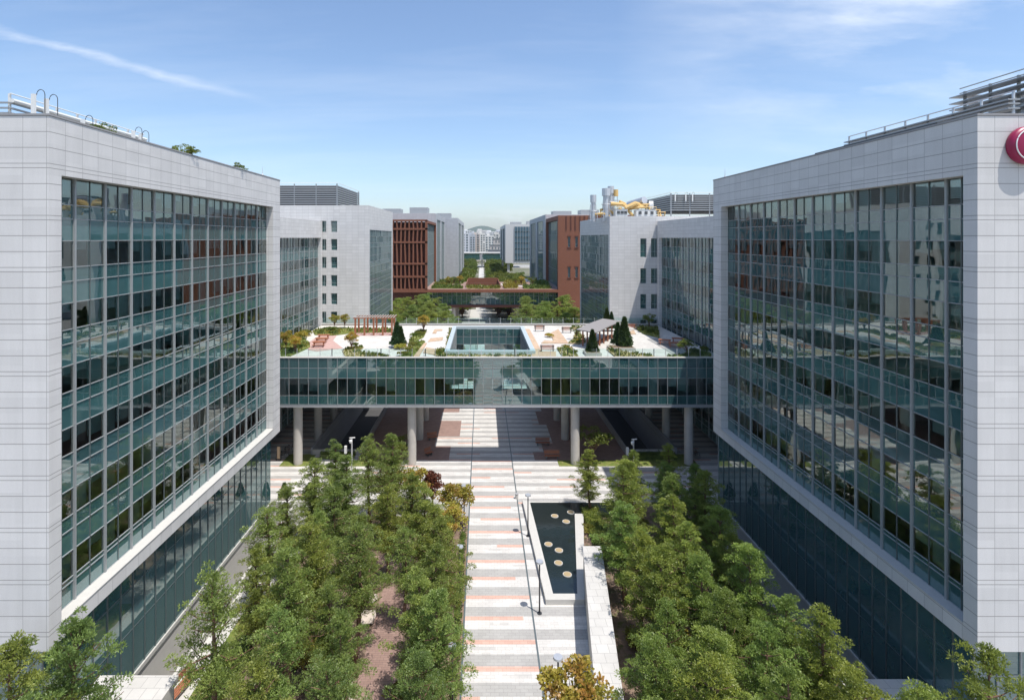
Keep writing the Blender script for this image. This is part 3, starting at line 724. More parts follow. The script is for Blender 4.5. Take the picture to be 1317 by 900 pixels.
bed('planting_bed', [(815, 421.5), (846, 421.5), (848, 435), (828, 430)], RZ-.05, RZ+.3, LAWN)
bed('gravel_bed', [(806, 428), (815, 425), (818, 430), (806, 430)], RZ-.05, RZ+.1, BEDR)
bed('terrace_paving', [(832, 436), (848, 435), (880, 445), (885, 460), (872, 460)], RZ-.05, RZ+.03, GREYP)
bed('planting_bed', [(856, 460), (875, 457), (900, 452), (915, 456), (915, 460.5), (856, 460.5)], RZ-.05, RZ+.2, LAWN)
bed('planting_bed', [(735, 421.5), (765, 421.5), (765, 423.5), (735, 423.5)], RZ-.05, RZ+.25, BEDM)

def garden_bench(px, py, w, name, label, backless=False, depth=.5, rz=0):
    x, y = rp(px, py); root = thing(name, (x, y, RZ), label, 'bench', )
    s_ = MB()
    for k in range(3): s_.box(x-w/2, x+w/2, y-.22+k*.16, y-.1+k*.16, RZ+.42, RZ+.47)
    s_.build('seat', WOOD, root)
    if not backless:
        b_ = MB()
        for k in range(3): b_.box(x-w/2, x+w/2, y+.27, y+.31, RZ+.58+k*.16, RZ+.7+k*.16)
        b_.build('backrest', WOOD, root)
    for sx in (-1, 1): MB().box(x+sx*(w/2-.2)-.04, x+sx*(w/2-.2)+.04, y-.2, y+.31, RZ+.03, RZ+.42 if backless else RZ+1.05).build('leg', FRAME_D, root)
garden_bench(694, 426, 1.9, 'garden_bench', 'timber bench at the rear edge of the roof garden, nearest the skylight')
garden_bench(729, 428, 1.8, 'garden_bench', 'timber bench at the rear of the roof garden beside the small tree')
garden_bench(704, 453, 2.1, 'garden_bench', 'timber bench at the front of the roof garden on the gravel strip')
garden_bench(811, 424, 2.4, 'garden_bench', 'timber bench against the rear rail behind the tall conifers')
def picnic(px, py, label, rz, n=1):
    x, y = rp(px, py); root = thing('picnic_table', (x, y, RZ), label, 'picnic table')
    t_ = MB()
    for k in range(5): t_.box(x-.95, x+.95, y-.42+k*.17, y-.28+k*.17, RZ+.76, RZ+.81)
    t_.build('table_top', WOOD, root)
    for sy in (-1, 1):
        b_ = MB(); b_.box(x-.95, x+.95, y+sy*.8-.14, y+sy*.8-.01, RZ+.46, RZ+.51); b_.box(x-.95, x+.95, y+sy*.8+.01, y+sy*.8+.14, RZ+.46, RZ+.51); b_.build('seat', WOOD, root)
    for sx in (-1, 1):
        l_ = MB(); l_.tube([(x+sx*.7, y-.6, RZ+.03), (x+sx*.7, y-.2, RZ+.78)], .05, 4); l_.tube([(x+sx*.7, y+.6, RZ+.03), (x+sx*.7, y+.2, RZ+.78)], .05, 4); l_.box(x+sx*.7-.04, x+sx*.7+.04, y-.85, y+.85, RZ+.38, RZ+.46)
        l_.build('leg', WOOD, root)
    root.rotation_euler = (0, 0, rz)
picnic(410, 446, 'red brown picnic table nearest the glass front on the left deck', .15)
picnic(413, 441, 'red brown picnic table in the middle of the left deck', .1)
picnic(416, 436.5, 'red brown picnic table farthest back on the left deck', .1)
picnic(855, 443, 'dark timber picnic table in the shade, left of its pair', -.3)
picnic(868, 447, 'dark timber picnic table in the shade, nearest the small green tree', -.3)
picnic(872, 441, 'dark timber picnic table in the shade beside the right glass wing', -.3)
# open pergola, left
(xa, ya), (xb, yb) = rp(457, 431.5), rp(505, 430.5)
root = thing('pergola', ((xa+xb)/2, ya, RZ), 'open timber pergola with five posts before the pale stone office', 'pergola')
for i in range(5):
    for dy in (0, 2.6):
        x = xa+(xb-xa)*i/4; MB().box(x-.14, x+.14, ya+dy-.14, ya+dy+.14, RZ+.03, RZ+2.9).build('post', WOOD, root)
b_ = MB(); b_.box(xa-.4, xb+.4, ya-.06, ya+.06, RZ+2.9, RZ+3.1); b_.box(xa-.4, xb+.4, ya+2.54, ya+2.66, RZ+2.9, RZ+3.1); b_.build('beam', WOOD, root)
r_ = MB()
for i in range(16): x = xa-.3+(xb-xa+.6)*i/15; r_.box(x-.03, x+.03, ya-.4, ya+3.0, RZ+3.1, RZ+3.2)
r_.build('rafters', COPING, root)
# roofed pergola, right
p0, p1 = Vector((*rp(766, 448), 0)), Vector((*rp(792, 434), 0)); root = thing('pergola', ((p0.x+p1.x)/2, (p0.y+p1.y)/2, RZ), 'curved grey roofed timber pergola between the conifers', 'pergola')
for i in range(6):
    t = i/5
    for off in (0, 2.0):
        p = p0.lerp(p1, t); x, y = p.x-off*.8, p.y+off*.9+math.sin(t*3.14)*.3
        MB().box(x-.1, x+.1, y-.1, y+.1, RZ+.03, RZ+2.55).build('post', WOOD, root)
rf = MB(); L_ = []; 
for i in range(9):
    t = -.12+i/8*1.24; p = p0.lerp(p1, t); L_.append((p.x, p.y+math.sin(t*3.14)*.3))
for a, b in zip(L_, L_[1:]):
    q = [(a[0]+.4, a[1]-.6), (b[0]+.4, b[1]-.6), (b[0]-2.1, b[1]+2.3), (a[0]-2.1, a[1]+2.3)]
    rf.prism(q, RZ+2.58, RZ+2.72)
rf.build('canopy_roof', simple('weathered_canopy', (.24, .225, .22), .8), root)
bn = MB(); a, b = L_[1], L_[-2]; bn.prism([(a[0]-.2, a[1]+.3), (b[0]-.2, b[1]+.3), (b[0]-.7, b[1]+.7), (a[0]-.7, a[1]+.7)], RZ+.38, RZ+.45); bn.build('seat', WOOD, root)
# low bollards along the front bed
for i, (px, py) in enumerate(((427, 458), (490, 458), (547, 458), (662, 458), (730, 458.5), (791, 459), (841, 458.5))):
    x, y = rp(px, py)
    o = thing('bollard_light', (x, y, RZ), 'small dark bollard light, number %s from the left along the front of the roof garden' % ('first second third fourth fifth sixth seventh'.split()[i]), 'bollard', 'bollard lights along the roof garden front')
    MB().cyl(x, y, RZ+.03, RZ+.95, .07, 8).build('post', BLACK, o); MB().cyl(x, y, RZ+.95, RZ+1.05, .1, 8).build('cap', BLACK, o)

# ---- second, brown bridge
B2 = thing('bridge_building', (2, 191, 0), 'brown edged glass bridge building between the two rust coloured blocks', 'building')
q0, q1 = -30., 34.; h2 = (-5.2, 5.9, 184.5, 203)
ring_slab(q0, q1, 177, 208, *h2, 14.0, 14.9).build('roof_slab', TERRA, B2)
ring_slab(q0+.5, q1-.5, 178, 207.5, *h2, 14.91, 14.98).build('roof_deck', BROWNP, B2)
ring_slab(q0+.5, q1-.5, 179, 207, h2[0], h2[1], h2[2], h2[3], 8.8, 9.6).build('floor_slab', TERRAD, B2)
curtain(B2, 'y', 179.9, -1, frange(q0+.5, q1-.5, 1.6), [(9.6, [(3.0, 's'), (1.4, 'p')])], rnd, 1, .1, 0, glassmats=[SPAND]*3, proj=.1, name='glazing_bay')
curtain(B2, 'y', h2[3], -1, frange(h2[0], h2[1], 1.6), [(9.6, [(3.0, 's'), (1.4, 'p')])], rnd, 1, .1, 0, glassmats=[SPAND]*3, proj=.1, name='courtyard_glazing_bay')
c = MB(); a0, a1, b0, b1 = h2
c.box(a0-.25, a0, b0-.25, b1+.25, 14.98, 16.5); c.box(a1, a1+.25, b0-.25, b1+.25, 14.98, 16.5); c.box(a0, a1, b0-.25, b0, 14.98, 15.3); c.box(a0, a1, b1, b1+.25, 14.98, 16.9); c.build('courtyard_curb', TERRA, B2)
for yy in (181, 193, 205):
    for xx in (-27, -18, -9.5, 12, 21, 30): MB().cyl(xx, yy, .03, 8.8, .6, 16).build('column', CONC, B2)
rb = random.Random(8)
for i, (xa, xb, ya, yb) in enumerate(((-17, -6.5, 180, 184), (-17, -11, 190, 196), (-16, -7, 199, 206), (7.5, 12, 180, 190), (14, 23, 179, 185), (9, 16, 196, 206), (18.5, 24, 190, 205), (-5, 6, 178.6, 182.5))):
    bo = MB().box(xa, xb, ya, yb, 14.985, 15.2).build('planting_bed', (LAWN, BEDM)[i % 2], B2); gm_ = MB()
    for k in range(int((xb-xa)*(yb-ya)*5)): tuft(gm_, Vector((rb.uniform(xa, xb), rb.uniform(ya, yb), 15.15)), Vector((0, 0, 1.)), .9 if k % 3 else 1.5, .4, rb, 3)
    g = gm_.build('ground_cover', (SHRUBF, OLIVE)[i % 2], bo); g['kind'] = 'stuff'
for (xa, xb, ya, yb) in ((-12, -7, 185, 189), (12.5, 17, 187, 191), (7, 9, 192, 200)): MB().box(xa, xb, ya, yb, 14.985, 15.05).build('white_paving', COPING, B2)
# ---- third bridge, far
B3 = thing('bridge_building', (6, 585, 0), 'far low glass bridge building closing the tree lined axis', 'building')
MB().box(-26, 44, 576, 604, 8.5, 15.3).build('wall', SPAND, B3)
MB().box(-27, 45, 575.4, 605, 15.3, 16).build('roof', COPING, B3)
MB().box(-2.4, .0, 575.6, 575.99, 8.5, 14.6).build('stair_panel', CONC_D, B3)
for xx in (-20, -10, 0, 10, 20, 30): MB().cyl(xx, 580, .03, 8.5, .8, 10).build('column', CONC, B3)

# ---- rust coloured blocks
root = thing('rust_building', (-34, 194, 0), 'rust coloured block with vertical fin grid, left of the path', 'building')
X0, X1, Y0, Y1 = -52., -18.1, 177.01, 212.
MB().box(X0, X1-.8, Y0+1.3, Y1, 0, 37.2).build('wall', TERRAD, root)
fz = [14.9, 19.2, 23.5, 30.6, 35.0, 37.8]
f = MB()
for z in fz: f.box(X0, X1, Y0, Y0+1.2, z-.35, z+.25)
f.box(X1-.7, X1, Y0, Y0+1.2, 14.9, 37.8)
f.box(X1-.7, X1, Y0+1.2, Y1, 36.9, 37.8); f.box(X1-.7, X1, Y1-1, Y1, 14.9, 37); f.build('frame', TERRA, root)
rr = random.Random(5)
fn = MB(); x = X0+.7
while x < X1-.8:
    for z0, z1 in zip(fz, fz[1:]):
        dx = rr.uniform(-.13, .13); w_ = .45
        fn.poly([(x+dx, Y0+.1, z0+.25), (x+dx+w_, Y0+.1, z0+.25), (x-dx+w_, Y0+.1, z1-.35), (x-dx, Y0+.1, z1-.35)])
        fn.poly([(x+dx, Y0+.1, z0+.25), (x-dx, Y0+.1, z1-.35), (x-dx, Y0+1.1, z1-.35), (x+dx, Y0+1.1, z0+.25)])
        fn.poly([(x+dx+w_, Y0+.1, z0+.25), (x+dx+w_, Y0+1.1, z0+.25), (x-dx+w_, Y0+1.1, z1-.35), (x-dx+w_, Y0+.1, z1-.35)])
    x += 1.35
fn.build('vertical_fins', TERRA, root)
curtain(root, 'x', X1-.75, 1, frange(Y0+1.3, Y1-1, 2.6), [(15, [(5.5, 's'), (5.5, 'p'), (5.5, 's'), (5.3, 'p')])], rnd, 2, .14, 0, glassmats=[SPAND]*3, proj=.08)
root = thing('rust_building', (43, 194, 0), 'rust coloured brick block with four small windows, right of the path', 'building')
X0, X1, Y0, Y1 = 25.1, 60., 177.01, 211.
Yf = 177
w2 = [(xpx(a, Yf), xpx(b, Yf), zpx(c[1], Yf), zpx(c[0], Yf)) for a, b in ((730.5, 733.5), (740, 743.2)) for c in ((304.5, 318), (343.5, 357))]
mb = MB(); wall_with_holes(mb, X0, X1, 0, 39.4, Y0, Y0+.7, w2); mb.box(X0+1, X1, Y0+.7, Y1, 0, 38.6); mb.box(X0, X0+.9, Y0+.7, Y0+2.2, 14.9, 39.4); mb.box(X0, X0+.9, Y0+2.2, Y1, 38, 39.4); mb.box(X0, X0+.9, Y1-1, Y1, 14.9, 38)
mb.build('wall', TERRA, root)
punched(root, Y0+.5, w2)
fn = MB()
for i in range(22): fn.box(X0+2.5+i*1.5, X0+2.9+i*1.5, Y0-.15, Y0, 34.6, 39.2)
fn.build('vertical_fins', TERRAD, root)
curtain(root, 'x', X0+.85, -1, frange(Y0+2.2, Y1-1, 2.6), [(15, [(6, 's'), (6, 'p'), (6, 's'), (5, 'p')])], rnd, 2, .14, 0, glassmats=[SPAND]*3, proj=.08)
for wdw in w2:
    r_ = MB(); xa, xb, za, zb = wdw; r_.box(xa-.25, xb+.25, Y0-.18, Y0-.003, za-.3, za-.003); r_.box(xa-.25, xb+.25, Y0-.18, Y0-.003, zb+.003, zb+.3); r_.build('window_surround', TERRAD, root)

# ---- grey office blocks along the far axis
GREYST = stone('grey_panel_cladding', (.46, .465, .48), (.30, .30, .31), 1.5, .8, double=False)
def far_block(x0, x1, y0, y1, z0, z1, label, side=1, bands=(.35, .75), roofbits=True, facade=None, glassmats=None):
    """side=+1: side glass faces +x"""
    root = thing('office_building', ((x0+x1)/2, (y0+y1)/2, 0), label, 'building')
    mb = MB(); mb.box(x0+.36, x1-.36, y0, y1, z0, z1); xf = x1 if side > 0 else x0
    L = y1-y0; xi = xf-side*.35
    lo, hi = min(xi, xf), max(xi, xf)
    mb.box(lo, hi, y0+.003, y1-.003, z1-2.2, z1-.003); mb.box(lo, hi, y0+.003, y0+L*.12, z0, z1-2.2); mb.box(lo, hi, y0+L*.46, y0+L*.56, z0, z1-2.2); mb.box(lo, hi, y1-L*.08, y1-.003, z0, z1-2.2)
    mb.build('wall', facade or GREYST, root)
    for a, b in ((.12, .46), (.56, .92)):
        n = max(2, int(L*(b-a)/3.)); 
        curtain(root, 'x', xi+side*.08, side, frange(y0+L*a, y0+L*b, L*(b-a)/n), [(z0, [((z1-2.2-z0)/6, 's')]*6)], rnd, 1, .16, 0, glassmats=glassmats or [SPAND]*3, proj=.1)
    if z0 > 1:
        for xx in (x0+2, x1-2):
            for yy in (y0+2, y1-2): MB().box(xx-.8, xx+.8, yy-.8, yy+.8, .02, z0).build('pier', CONC, root)
    if roofbits:
        for i in range(3):
            w_ = (x1-x0)*.2; xx = x0+(x1-x0)*(.1+.3*i); MB().box(xx, xx+w_, y0+5, y0+12, z1, z1+1.6+.5*i).build('roof_plant', LOUV, root)
    return root
far_block(-55, -18.4, 212.5, 268, 0, 41.7, 'grey panelled office block directly behind the left rust coloured block')
far_block(-50, -12.5, 275, 372, 11.8, 42.2, 'grey panelled office block farthest left along the tree lined axis')
far_block(25.0, 62, 211.5, 282, 0, 41.2, 'grey office block with tall dark glass bays behind the right rust coloured block', side=-1)
e = far_block(14.8, 50, 340, 440, 16, 40.6, 'pale office with blue glass front standing alone on piers at right of the axis', side=-1, facade=simple('pale_panel', (.58, .57, .56), .6))
us = frange(20.6, 49, 1.8)
curtain(e, 'y', 339.9, -1, us, [(17.5, [(.9, 's'), (2.7, 'p')]*6)], rnd, 1, .35, 0, glassmats=[SPAND, SPAND, glass('blue_glass', (.10, .17, .21), 1.9)], proj=.4)
# low white roofs between trees
for (a, b, c, d_), lab in zip(((19, 26, 250, 262), (20, 31, 225, 240)), ('flat white pavilion roof among the trees at right, farther one', 'flat white pavilion roof among the trees at right, nearer one')):
    root = thing('pavilion', ((a+b)/2, (c+d_)/2, 0), lab, 'pavilion')
    MB().box(a, b, c, d_, 11.4, 12).build('roof', WPAINT, root)
    for xx in (a+.6, b-.6):
        for yy in (c+.6, d_-.6): MB().cyl(xx, yy, .02, 11.4, .25, 8).build('post', WPAINT, root)
# city beyond
city = [(594, 603, 300, 650, (.55, .56, .58), 'grey white apartment slab at the left end of the distant city row'),
        (601, 611, 301.5, 700, (.42, .44, .47), 'blue grey distant apartment tower second from the left'),
        (608, 617, 301, 730, (.54, .47, .42), 'pinkish distant apartment tower left of the axis'),
        (615, 624, 299.5, 780, (.66, .64, .60), 'tall cream distant apartment tower on the axis'),
        (624, 636, 303, 690, (.62, .61, .58), 'white distant apartment block with dark balconies right of the axis'),
        (634, 649, 301, 720, (.50, .49, .46), 'beige distant slab behind the stepped housing')]
far2 = [(585, 597, 298.5, 1050), (596, 606, 296.5, 1100), (606, 613, 299, 1000), (613, 626, 296, 1200), (625, 638, 297.8, 1080), (637, 652, 297, 1150), (652, 664, 299, 1000)]
def tower(px0, px1, py, Y, m, label, group=None, name='apartment_building', z0=0):
    x0, x1 = xpx(px0, Y), xpx(px1, Y); zt = zpx(py, Y); root = thing(name, ((x0+x1)/2, Y+9, 0), label, 'building', group)
    MB().box(x0, x1, Y, Y+18, z0, zt).build('wall', m, root)
    MB().box(x0+2, x0+(x1-x0)*.5, Y+3, Y+12, zt, zt+2.5).build('roof_house', m, root)
    n = max(3, int(zt/3.1)); k = max(2, int((x1-x0)/3.2))
    for j in range(2, n):
        b = MB()
        for i in range(k):
            if rnd.random() < .92:
                a = x0+(x1-x0)*(i+.22)/k; b.box(a, a+(x1-x0)*.55/k, Y-.25, Y-.01, j*3.1+.6, j*3.1+2.1)
        b.build('window_row', FRAME_D, root)
for a, b, c, Y, col_, lab in city: tower(a, b, c, Y, simple('apartment_render', col_, .8, var=.05), lab)
for i, (a, b, c, Y) in enumerate(far2): tower(a, b, c, Y, simple('far_render', ((.62, .60, .58), (.66, .66, .66), (.52, .53, .56))[i % 3], .8, var=.05), 'pale apartment tower in the hazy back row, %s from the left' % ordn[i], 'towers in the back row of the distant city')
root = thing('stepped_housing', (14, 620, 0), 'stepped beige terrace housing beside the blue glass office', 'building')
for i, (a, b, c, Y) in enumerate(((627.5, 650, 322, 618), (630, 650, 315.5, 622), (634.5, 650, 307.5, 627))):
    x0, x1 = xpx(a, Y), xpx(b, Y); zt = zpx(c, Y); MB().box(x0, x1, Y, Y+12, 0 if i == 0 else zpx(c+8, Y), zt).build('storey', simple('beige_render', (.44, .40, .37), .8), root)
    MB().box(x0-.4, x1, Y-.5, Y+11, zt, zt+.6).build('roof', FRAME_D, root)
    for j in range(4):
        xx = x0+2.5+j*3.6; MB().box(xx, xx+1.3, Y-.2, Y-.01, zt-4.2, zt-2).build('window', FRAME_D, root)

# ---- plant on the roof of the right mid block
Yp = 108.
def PX(px): return (px-620)*Yp/690
def PZ(py): return H-(py-306)*Yp/690
RT = 35.3
def stack(px, top, r, label, yo=0, head=False):
    root = thing('exhaust_stack', (PX(px), Yp+yo, RT), label, 'stack'); x = PX(px)
    MB().cyl(x, Yp+yo, RT, PZ(top)-1.4, r*.8, 14).build('shaft', STEEL, root)
    MB().cyl(x, Yp+yo, PZ(top)-1.5, PZ(top), r*1.1, 14).build('head', STEEL, root)
    g = MB()
    for a in range(4):
        an = a*math.pi/2+.78; g.tube([(x+1.1*math.cos(an), Yp+yo+1.1*math.sin(an), RT), (x+.6*math.cos(an), Yp+yo+.6*math.sin(an), PZ(top)-1.8)], .06, 5)
    g.tube([(x+math.cos(a)*.95, Yp+yo+math.sin(a)*.95, PZ(top)-3.2) for a in [i*math.pi/6 for i in range(13)]], .05, 5)
    g.build('brace', STEEL, root)
stack(763, 251, .55, 'short steel exhaust stack at the left end of the roof pipework')
stack(779.5, 242.5, .75, 'broad steel exhaust stack left of the tallest one')
stack(787.5, 239, .6, 'tallest slim steel exhaust stack beside the yellow drum', 1.2)
root = thing('storage_drum', (PX(793.5), Yp+1, RT), 'yellow drum raised on a frame beside the tallest stack', 'drum')
MB().cyl(PX(793.5), Yp+1, PZ(252), PZ(243.5), .5, 14).build('drum', YEL, root)
g = MB()
for dx in (-.5, .5): g.tube([(PX(793.5)+dx, Yp+1, RT), (PX(793.5)+dx*.6, Yp+1, PZ(252))], .07, 5)
g.box(PX(793.5)-.6, PX(793.5)+.6, Yp+.9, Yp+1.1, PZ(258), PZ(257)); g.build('frame', STEEL, root)
root = thing('pipework', (PX(815), Yp, RT), 'tangle of thick yellow pipes across the stone office roof', 'pipes')
for pts, r in (([(773, 278), (773, 270), (782, 268), (790, 274), (798, 268)], .28), ([(786, 262), (800, 263), (810, 268), (822, 266), (838, 266)], .38), ([(797, 259), (804, 262), (808, 272), (814, 279)], .3),
               ([(812, 279), (812, 264), (834, 263), (834, 279)], .2), ([(842, 279), (842, 270), (849, 270), (849, 279)], .22), ([(846, 279), (846, 273), (855, 273), (855, 284)], .12), ([(803, 268), (816, 262), (826, 264)], .45), ([(765, 276), (775, 275), (784, 278)], .25)):
    MB().tube([(PX(a), Yp+rnd.uniform(-.8, .8), max(RT, PZ(b))) for a, b in pts], r, 8).build('pipe', YEL, root)
for (a, b, c, e, lab) in ((788, 803, 270, 281, 'white pump skid with valves under the yellow pipes, left one'), (814, 839, 270.5, 281, 'wide pale generator casing on the stone office roof, right of the pumps')):
    root = thing('plant_unit', (PX((a+b)/2), Yp-1.5, RT), lab, 'machinery')
    MB().box(PX(a), PX(b), Yp-2.4, Yp-.6, RT+.3, PZ(c)).build('casing', WPAINT, root)
    d_ = MB()
    for i in range(3): xx = PX(a)+(PX(b)-PX(a))*(.12+.3*i); d_.box(xx, xx+.55, Yp-2.5, Yp-2.405, PZ(c)-.9, PZ(c)-.35)
    d_.build('vent', LOUVD, root); MB().box(PX(a)-.2, PX(b)+.2, Yp-2.6, Yp-.4, RT, RT+.3).build('skid', STEEL, root)
    h_ = MB(); h_.tube([(PX(a), Yp-2.55, PZ(c)+.5), (PX(b), Yp-2.55, PZ(c)+.5)], .05, 5)
    for i in range(5): xx = PX(a)+(PX(b)-PX(a))*i/4; h_.tube([(xx, Yp-2.55, PZ(c)), (xx, Yp-2.55, PZ(c)+.5)], .05, 5)
    h_.build('rail', YEL, root)
root = thing('pressure_vessel', (PX(826), Yp+2, RT), 'grey inclined steel vessel with round white end above the pipes', 'tank')
MB().tube([(PX(816), Yp+4, PZ(262)), (PX(829), Yp, PZ(257.5))], [.75, .75], 16).build('shell', STEEL, root)
MB().tube([(PX(835), Yp, PZ(264)), (PX(839.5), Yp-.3, PZ(264))], [.85, .8], 16).build('end_drum', WPAINT, root)
MB().box(PX(820), PX(822), Yp, Yp+1, RT, PZ(260)).build('leg', STEEL, root); MB().box(PX(836), PX(838), Yp-.2, Yp+.2, RT, PZ(267)).build('leg', STEEL, root)

# ================================================================== PLAZA OBJECTS
# pond
wq = [(6.3, 47.6), (8.45, 47.6), (10.6, 61.4), (17.5, 61.4), (17.5, 64.35), (5.7, 64.35)]
water = MB(); water.poly([(x, y, .30) for x, y in wq]); struct(water, 'pond_water', WATER)
root = thing('pond_basin', (8, 56, 0), 'pale stone basin with slanted rim holding the dark pond', 'pond')
c = MB()
c.prism([(5.56, 46.8), (6.3, 47.6), (5.7, 64.35), (4.85, 64.6)], .012, .48)
c.prism([(5.56, 46.8), (8.96, 46.8), (8.45, 47.6), (6.3, 47.6)], .013, .481)
c.prism([(8.96, 46.8), (11.6, 61.4), (10.6, 61.4), (8.45, 47.6)], .014, .482)
c.prism([(4.85, 64.6), (5.7, 64.35), (17.5, 64.35), (17.9, 64.6)], .015, .30)
c.build('coping', COPING, root)
MB().prism([(5.7, 47.2), (8.7, 47.2), (11, 61.6), (17.6, 61.6), (17.6, 64.4), (5.3, 64.4)], .01, .06).build('basin_floor', CONC_D, root)
for i, (zx, zy) in enumerate(((178, 110), (247, 94), (227, 134), (151, 231), (196, 257), (194, 311), (232, 360))):
    x, y = at(660+zx/3.333, 630+zy/3.333, .36)
    o = thing('pond_disc', (x, y, .3), 'round tan disc in the pond, ' + ('second from the far end', 'farthest and rightmost', 'third from the far end', 'leftmost of all', 'just right of the leftmost', 'second from the camera', 'nearest the camera')[i], 'pond disc', 'round discs set in the pond')
    MB().cyl(x, y, .05, .37, .42, 24).build('rim', COPING, o); MB().cyl(x, y, .372, .385, .35, 24).build('grating', simple('tan_grating', (.36, .27, .15), .8, var=.3, scale=8), o)
# high thick wall by the walk
root = thing('freestanding_wall', (9.2, 43, 0), 'thick pale stone wall with flat top between the walk and the right grove', 'wall')
MB().prism([(6.65, 30), (8.35, 30), (11.15, 50.3), (9.5, 50.3)], .02, 3.0).build('wall', COPING, root)
tpm = brickmat('slab_top', (.52, .505, .48), (.47, .455, .43), (.30, .29, .28), 1, .85, .85)
MB().prism([(6.62, 29.9), (8.38, 29.9), (11.2, 50.4), (9.46, 50.4)], 3.0, 3.08).build('coping', tpm, root)
sheet('dark_kerb_strip', [], .02, GREYP) if False else None
# lamps
def lamp(x, y, label):
    root = thing('street_lamp', (x, y, .012), label, 'street lamp', 'lamps along the striped walk')
    m_ = MB(); m_.cyl(x, y, .02, 4.2, .07, 12, r1=.055); m_.build('pole', BLACK, root, smooth=True)
    MB().cyl(x, y, .02, .08, .2, 16).build('base_plate', BLACK, root)
    MB().tube([(x, y, 4.2), (x, y, 4.36), (x, y, 4.37), (x, y, 4.48)], [.06, .09, .33, .30], 24).build('lamp_head', STEEL, root)
lamp(4.93, 57.6, 'dark slim lamp post with disc head at the far end of the pond')
lamp(4.9, 45.74, 'dark slim lamp post with disc head at the near end of the pond')
lamp(5.0, 35.3, 'dark slim lamp post with disc head by the yellowing tree, nearest the camera')
lamp(-2.0, 59.8, 'dark lamp post beside the orange leaved tree at the left of the walk')
lamp(-2.0, 48.0, 'dark lamp post mostly hidden by pines at the left of the walk')
lamp(-2.0, 36.3, 'dark lamp post among the nearest pines at the left of the walk')
# small bollard
x, y = at(664.5, 641); root = thing('bollard', (x, y, 0), 'small pale bollard on the drain line above the pond corner', 'bollard'); MB().cyl(x, y, .02, .55, .2, 12).build('post', COPING, root); MB().cyl(x, y, .55, .62, .23, 12).build('cap', CONC_D, root)
# canopies over the stairs into the courts
for (x0, x1, y0, y1, lab) in ((-24.9, -19.8, 24, 35, 'flat white stone canopy at the lower left beside the pines'), (23.1, 28.2, 24, 34.7, 'flat shaded stone canopy at the lower right beside the glass wall')):
    root = thing('stair_canopy', ((x0+x1)/2, (y0+y1)/2, 0), lab, 'canopy')
    MB().box(x0, x1, y0, y1, 3.1, 3.5).build('roof', tpm, root)
    for a in (x0, x1-.25):
        MB().box(a, a+.25, y0, y1-.5, 0.02 if (a < 24.8 and a > -22.2) else -4.5, 3.1).build('side_wall', COPING, root)
# ramp parapets under the bridge
for (x0, x1, lab) in ((-25, -18, 'low grey parapet around the ramp opening under the bridge, left'), (21.5, 28.5, 'low grey parapet around the ramp opening under the bridge, right')):
    root = thing('ramp_parapet', ((x0+x1)/2, 96, 0), lab, 'wall')
    for a in (x0-.32, x1+.02): MB().box(a, a+.3, 79.3, 113, .02, 1.0).build('parapet_wall', CONC_D, root)
    MB().box(x0, x1, 79.15, 79.45, .02, .75).build('parapet_wall', CONC, root)
# retaining wall at the grove's court edges
root = thing('retaining_wall', (-21.9, 42, 0), 'low pale retaining wall along the left sunken court', 'wall'); MB().box(-22.2, -21.95, 20, 64.5, .022, .7).build('wall', COPING, root)
root = thing('retaining_wall', (24.6, 42, 0), 'grey retaining wall between the right grove and the sunken court', 'wall'); MB().box(24.5, 24.79, 20, 64.5, .022, .9).build('wall', CONC_D, root)
root = thing('retaining_wall', (-16, 62, 0), 'pale kerb wall closing the sunken court towards the square, left', 'wall'); MB().box(-25.3, -18.6, 64.52, 64.9, .022, .28).build('wall', COPING, root)
root = thing('retaining_wall', (26, 64.7, 0), 'dark kerb wall closing the sunken court towards the square, right', 'wall'); MB().box(24.6, 28.3, 64.52, 64.9, .022, .28).build('wall', COPING, root)
# benches under the bridge
def plaza_bench(px, py, label, w=2.4, rz=0):
    x, y = at(px, py, .4); root = thing('timber_bench', (x, y, 0), label, 'bench')
    s_ = MB()
    for k in range(4): s_.box(x-w/2, x+w/2, y-.3+k*.16, y-.17+k*.16, .42, .48)
    s_.build('seat', WOOD, root)
    b_ = MB()
    for k in range(3): b_.box(x-w/2, x+w/2, y+.36, y+.4, .6+k*.17, .72+k*.17)
    b_.build('backrest', WOOD, root)
    for sx in (-1, 1): MB().box(x+sx*(w/2-.3)-.05, x+sx*(w/2-.3)+.05, y-.28, y+.4, .02, 1.0 if False else .42).build('leg', FRAME_D, root)
    root.rotation_euler = (0, 0, rz)
plaza_bench(710, 586, 'orange timber bench under the bridge right of the walk', 2.2)
plaza_bench(698, 569, 'shaded timber bench under the bridge, right and farther back', 2.2)
plaza_bench(552, 582, 'orange timber bench by the left column under the bridge', 1.2, .8)
plaza_bench(556, 562, 'dark timber bench in the bridge shade, left and farther back', 1.6, .3)
plaza_bench(236, 880, 'red brown timber bench beside the pale footpath at the lower left', 2.6, 1.4)
